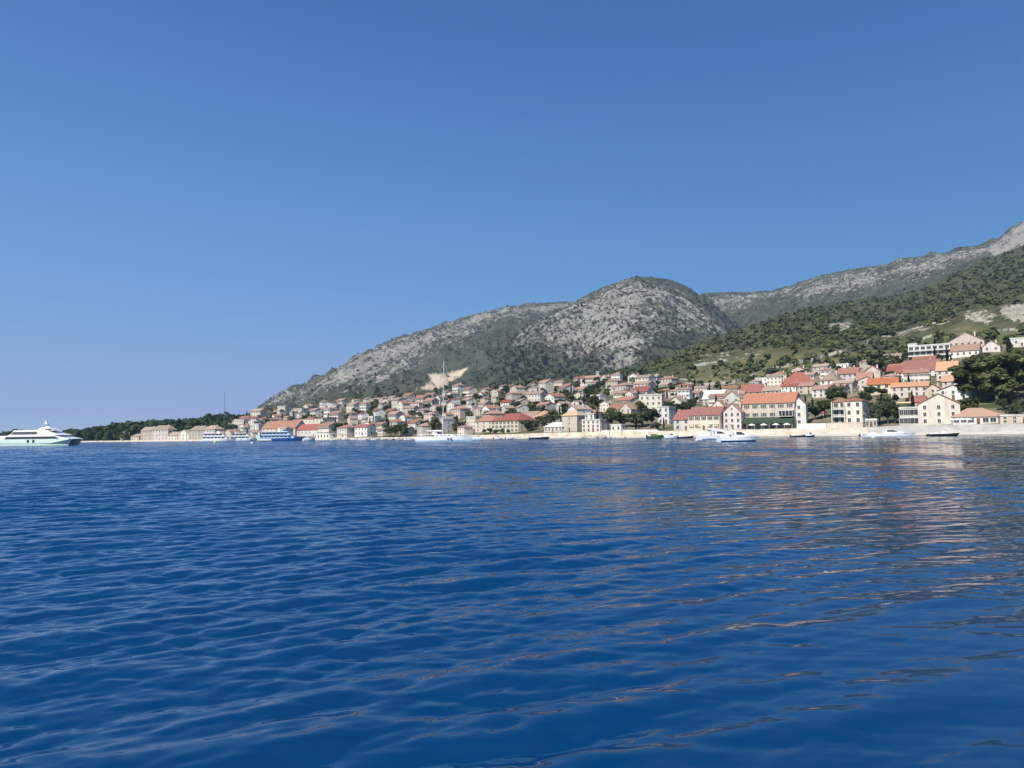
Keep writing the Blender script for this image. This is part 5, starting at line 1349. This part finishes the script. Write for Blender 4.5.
part(fb, 'canopy', 'canvas', lambda mb: mb.prism([(-2.2, 2.7), (1.4, 2.7), (1.2, 2.95), (-2.0, 2.95)], -1.0, 1.0, top_in=.2))
part(fb, 'canopy_post', 'wood', lambda mb: [mb.tube((a, s * .9, .9), (a, s * .9, 2.72), .05) for a in (-2.0, 1.2) for s in (-1, 1)])
part(fb, 'engine_box', 'wood', lambda mb: mb.prism([(-1.4, 1.0), (.6, 1.0), (.5, 1.7), (-1.2, 1.7)], -.6, .6, top_in=.1))
motor_boat('motor_boat', 671, 285, 5.8, 15, 'small white motor boat between the green fishing boat and the dark blue boat', fs=.7, fb=1.0)
motor_boat('motor_boat', 686, 280, 5.6, 2, 'small dark blue boat moored left of the motor cruisers', 'hullnavy', 'hullnavy', fs=.6, fb=.9, cabin=False, arch=False)
mb_ = motor_boat('motor_boat', 539, 345, 9.2, 4, 'long dark blue boat with a row of white covers near the low white pavilion', 'hullnavy', 'hullnavy', fs=.8, fb=1.1, cabin=False, arch=False)
for k in range(4): part(mb_, 'seat_cover', 'canvas', lambda mb: mb.prism([(-3.4 + k * 1.15, .82), (-2.6 + k * 1.15, .82), (-2.7 + k * 1.15, 1.35), (-3.3 + k * 1.15, 1.35)], -.9, .9, top_in=.15))
motor_boat('motor_boat', 309, 470, 7.5, 30, 'white motor boat with tall bow just right of the blue ferry', fs=1.4, fb=2.2, B=3.2)
motor_boat('motor_boat', 478, 330, 5.0, -8, 'small pale motor boat right of the white yacht bow', 'paleblue', 'antifoul', fs=.7, fb=1.0, arch=False)
SMALL = [(332, 480), (345, 475), (362, 460), (374, 452), (384, 446), (408, 430), (498, 380), (510, 372), (190, 640), (204, 622), (86, 770), (100, 755), (810, 268), (798, 272), (868, 262)]
for i, (px, Y) in enumerate(SMALL):
    where = ['right of the white arched hall', 'second right of the white arched hall', 'third right of the white arched hall', 'before the dark waterfront trees, leftmost', 'before the dark waterfront trees, second', 'close behind the stern of the white yacht', 'before the long hotel, left one', 'before the long hotel, right one',
             'just left of the excursion ships, farther one', 'touching the stern of the left excursion ship', 'just right of the catamaran bow', 'farther right of the catamaran bow', 'on the beach below the pale annex, right one', 'on the beach below the pale annex, left one', 'at the stern of the long white speedboat'][i]
    dark = i in (12, 13)
    motor_boat('dinghy', px, Y, 4.2 + (i % 3) * .5, (-20 + 17 * i) % 50 - 15, ('small dark' if dark else 'small white') + ' boat ' + where, 'hullnavy' if dark else 'hullwhite', 'antifoul', fs=.5, fb=.75, cabin=(i % 3 == 0), arch=False, cat='dinghy')['group'] = 'small boats along the shore'

# buoys
def buoy(px, Y, r, mat, label, pole=0):
    o = boat('buoy', px, Y, 0, label, 'buoy', 'mooring buoys')
    def body(mb):
        n = 12; prof = [(-.9, .35), (-.5, .8), (0, 1), (.5, .85), (.85, .45), (.95, .12)]
        vs = [(r * q * math.cos(6.283 * i / n), r * q * math.sin(6.283 * i / n), r * (z + .2)) for z, q in prof for i in range(n)]
        fs = [(k * n + i, k * n + (i + 1) % n, (k + 1) * n + (i + 1) % n, (k + 1) * n + i) for k in range(5) for i in range(n)] + [tuple(range(n - 1, -1, -1)), tuple(range(5 * n, 6 * n))]
        mb.add(vs, fs)
    part(o, 'float', mat, body)
    part(o, 'mooring_ring', 'alu', lambda mb: [mb.tube((.12 * math.cos(a * .785), 0, r * 1.15 + .12 + .12 * math.sin(a * .785)), (.12 * math.cos(a * .785 + .785), 0, r * 1.15 + .12 + .12 * math.sin(a * .785 + .785)), .03, n=4) for a in range(8)])
    if pole: part(o, 'pole', 'canvas', lambda mb: mb.tube((0, 0, r), (0, 0, r + pole), .07, .05))
    return o
buoy(215, 400, .75, 'yellowbuoy', 'yellow green buoy before the white excursion ships')
buoy(252, 290, .42, 'canvas', 'white buoy below the stern of the blue ferry')
buoy(696.5, 190, .28, 'canvas', 'white buoy with a short pole left of the motor cruisers', .8)
buoy(873, 210, .4, 'canvas', 'white buoy at the stern of the long white speedboat')
buoy(899, 150, .2, 'hullblack', 'small dark buoy below the bow of the white speedboat')

# riprap boulders along the harbour edge
rk_ = np.random.default_rng(8); bm = []
for s_ in range(4):
    n = 9; vs = []; fs = []
    for k in range(5):
        for i in range(n):
            a = 6.283 * i / n; f = math.sin(math.pi * (k + .6) / 5.2)
            q = .75 + .5 * rk_.random(); vs.append((f * q * math.cos(a), f * q * math.sin(a) * .8, -.7 + 1.5 * k / 4 * (.8 + .3 * rk_.random())))
    for k in range(4):
        for i in range(n): fs.append((k * n + i, k * n + (i + 1) % n, (k + 1) * n + (i + 1) % n, (k + 1) * n + i))
    fs += [tuple(range(n - 1, -1, -1)), tuple(range(4 * n, 5 * n))]
    bm.append(MB().add(vs, fs).mesh('boulder', M['rock']))
for i in range(110):
    px = rk_.uniform(330, 432) if i < 90 else rk_.uniform(505, 640)
    u = float(uv(px, 438)[0]); Y = float(Ys(u)) + rk_.uniform(-2, 10)
    o = inst('boulder', bm[i % 4], None, (u * Y, Y, .1 + rk_.uniform(0, .5)), rk_.uniform(0, 6)); s_ = rk_.uniform(.6, 1.5); o.scale = (s_, s_, s_)
    tag(o, 'pale riprap boulder lying along the harbour shore edge', 'boulder', 'riprap boulders of the harbour shore')

# ------------------------------------------------------------------ walls, posts and terraces on land
def draped_wall(name, pts, h, t, mat, label, md=None, cat='wall'):
    P = []
    for (x0, y0_), (x1, y1_) in zip(pts[:-1], pts[1:]):
        n = max(2, int(abs(x1 - x0) / 2.5))
        for k in range(n): 
            p = hit(x0 + (x1 - x0) * k / n, y0_ + (y1_ - y0_) * k / n) if md is None else hit_grid(md, x0 + (x1 - x0) * k / n, y0_ + (y1_ - y0_) * k / n)
            if p is not None: P.append(p)
    if len(P) < 2: return None
    vs = []; fs = []
    for (x, y, z) in P:
        hh = h * random.uniform(.75, 1.2); vs += [(x, y - t/2, z - 2.5), (x, y - t/2, z + hh), (x, y + t/2, z + hh), (x, y + t/2, z - 2.5)]
    n = len(P)
    for i in range(n - 1):
        for k in range(3): fs.append((4 * i + k, 4 * (i + 1) + k, 4 * (i + 1) + k + 1, 4 * i + k + 1))
    fs += [(0, 1, 2, 3), (4 * n - 1, 4 * n - 2, 4 * n - 3, 4 * n - 4)]
    mb = MB(); mb.add(vs, fs); return tag(mb.build(name, M[mat]), label, cat)
def draped_wall_l(pts, h, label, mat='drystone'): return draped_wall('terrace_wall', pts, h, .8, mat, label)
draped_wall_l([(773,369),(785,366.5),(797,362.5),(806,360.5)], 1.7, 'dry stone terrace wall on the slope above the brick red hip roof')
draped_wall_l([(811,361),(820,357.5),(830,354.5),(842,352.5),(852,349)], 1.8, 'long pale terrace wall climbing the slope left of the dark evergreen')
draped_wall_l([(778,376),(786,373.5),(794,371)], 1.5, 'short dry stone wall just left of the brick red hip roof')
draped_wall_l([(700,385),(718,384),(735,382),(748,377.5),(758,374)], 1.6, 'pale terrace wall above the white sloping roof')
draped_wall_l([(692,366),(705,364.5),(722,362),(730,360.5)], 1.8, 'upper terrace wall below the bare rocks of the slope')
draped_wall_l([(898,336),(906,332),(918,329),(928,325),(938,324)], 2.0, 'stone terrace wall on the slope above the white modern villa')
draped_wall_l([(915,343),(924,338.5),(934,335.5),(945,334)], 1.8, 'stone terrace wall directly above the roof of the white modern villa')
draped_wall_l([(866,345),(880,340),(893,335)], 1.8, 'stone terrace wall above the dark evergreens')
draped_wall_l([(985,334),(1000,331),(1015,330),(1030,328)], 1.6, 'stone terrace wall above the topmost pink villa')
draped_wall_l([(660,382),(668,380.5),(680,380),(690,381)], 1.6, 'stone terrace wall left of the white sloping roof')
draped_wall('road_wall', [(557,374.5),(562,373.6),(570,374.8),(580,376.4),(590,378.2),(598,379.4)], 2.6, .8, 'concrete', 'pale road retaining wall slanting down the forest edge above the town')
draped_wall('road_wall', [(600,379.4),(612,378.6),(626,378.2)], 2.2, .8, 'concrete', 'pale road retaining wall level along the forest edge above the town')
p = hit(597.5, 380) 
if p is None: p = hit(597.5, 383)
rt_ = empty('concrete_tower', p, 0, 'small pale concrete tower at the lower end of the slanting road wall', 'tower')
part(rt_, 'shaft', 'concrete', lambda mb: mb.box(-1.5, 1.5, -1.5, 1.5, -3, 8.6)); part(rt_, 'cap', 'concrete', lambda mb: mb.box(-1.9, 1.9, -1.9, 1.9, 8.6, 9.3))
# garden wall of the three storey house and the white wall left of it
def straight_wall(name, px0, px1, dmin, h, t, mat, label):
    u0 = float(uv(px0, 430)[0]); u1 = float(uv(px1, 430)[0]); y0_ = float(Ys(u0)) + dmin; y1_ = float(Ys(u1)) + dmin
    a = Vector((u0 * y0_, y0_, 0)); b = Vector((u1 * y1_, y1_, 0)); d = b - a; L = d.length
    z = min(float(coast_z(np.array([u0]), np.array([y0_]))[0]), float(coast_z(np.array([u1]), np.array([y1_]))[0]))
    mb = MB(); mb.box(0, L, 0, t, -1.5, h); mb.box(-.08, L + .08, -.08, t + .08, h, h + .14)
    o = mb.build(name, M[mat], None, (a.x, a.y, z), math.atan2(d.y, d.x)); return tag(o, label, 'wall')
straight_wall('garden_wall', 827, 863, 23.0, 2.3, .5, 'beige', 'tan garden wall at the foot of the three storey cream house')
straight_wall('garden_wall', 797, 826.5, 23.0, 2.2, .5, 'white', 'white garden wall between the orange villa and the tan wall')
straight_wall('garden_wall', 601, 657, 23.0, 1.0, .5, 'white', 'low whitish wall along the promenade under the dark trees')
def post(px, label):
    u = float(uv(px, 436)[0]); Y = float(Ys(u)) + 9
    r = empty('beach_post', (u * Y, Y, .9), 0, label, 'post', 'dark posts on the beach')
    part(r, 'shaft', 'hullblack', lambda mb: mb.tube((0, 0, -.6), (0, 0, 2.4), .13, .1, 8)); part(r, 'head', 'hullblack', lambda mb: mb.box(-.3, .3, -.14, .14, 2.4, 2.62))
post(609.5, 'left of the two thin dark posts on the beach below the white kiosk'); post(622, 'right of the two thin dark posts on the beach below the white kiosk')
def parasol(px, mat, label, d=18):
    u = float(uv(px, 432)[0]); Y = float(Ys(u)) + d
    r = empty('parasol', (u * Y, Y, float(foot(u))), 0, label, 'parasol', 'parasols on the promenade')
    part(r, 'pole', 'alu', lambda mb: mb.tube((0, 0, 0), (0, 0, 2.6), .05))
    def can(mb):
        n = 8; vs = [(0, 0, 2.75)] + [(1.5 * math.cos(6.283 * i / n), 1.5 * math.sin(6.283 * i / n), 2.15) for i in range(n)] + [(1.5 * math.cos(6.283 * i / n), 1.5 * math.sin(6.283 * i / n), 1.97) for i in range(n)]
        mb.add(vs, [(0, 1 + i, 1 + (i + 1) % n) for i in range(n)] + [(1 + i, 9 + i, 9 + (i + 1) % n, 1 + (i + 1) % n) for i in range(n)])
    part(r, 'canopy', mat, can)
for k, px in enumerate((952, 957.5, 963, 968.5)): parasol(px, 'canvas', ['leftmost', 'second', 'third', 'rightmost'][k] + ' white parasol before the peach roofed restaurant')
for k, px in enumerate((752, 764, 776, 787)): parasol(px, 'canvas', ['leftmost', 'second', 'third', 'rightmost'][k] + ' white parasol below the long green awning')
for k, px in enumerate((692, 700, 708, 716)): parasol(px, 'yellowcloth', ['leftmost', 'second', 'third', 'rightmost'][k] + ' yellow parasol before the long pinkish house')
# yellow and red awnings among the houses
def awning(px, yb, w, mat, label):
    p = hit(px, yb); r = empty('sun_awning', p, shore_yaw(px), label, 'awning')
    part(r, 'cloth', mat, lambda mb: mb.prism([(-w/2, 2.5), (w/2, 2.5), (w/2 - .4, 3.0), (-w/2 + .4, 3.0)], -2.2, 2.2, top_in=.9))
    part(r, 'post', 'frame', lambda mb: [mb.tube((a * w * .46, b * 1.9, -1), (a * w * .46, b * 1.9, 2.5), .06) for a in (-1, 1) for b in (-1, 1)])
awning(906, 409, 7.0, 'yellowcloth', 'yellow awning above the dark grey glass building')
awning(820, 418.5, 5.0, 'redcloth', 'crimson awning right of the pale gable fronted annex')

# ------------------------------------------------------------------ air
def haze():
    m = bpy.data.materials.new('air haze'); m.use_nodes = True
    nt = m.node_tree; nt.nodes.remove(nt.nodes['Principled BSDF'])
    pv = nt.nodes.new('ShaderNodeVolumePrincipled'); pv.inputs['Density'].default_value = HAZE
    pv.inputs['Color'].default_value = (.5, .72, 1.0, 1); pv.inputs['Anisotropy'].default_value = .2
    nt.links.new(pv.outputs[0], nt.nodes['Material Output'].inputs['Volume'])
    mb = MB(); mb.box(-4600, 4600, -60, 4600, -60, 1250)
    o = mb.build('haze', m); tag(o, kind='stuff')
HAZE = 0.00007
haze()
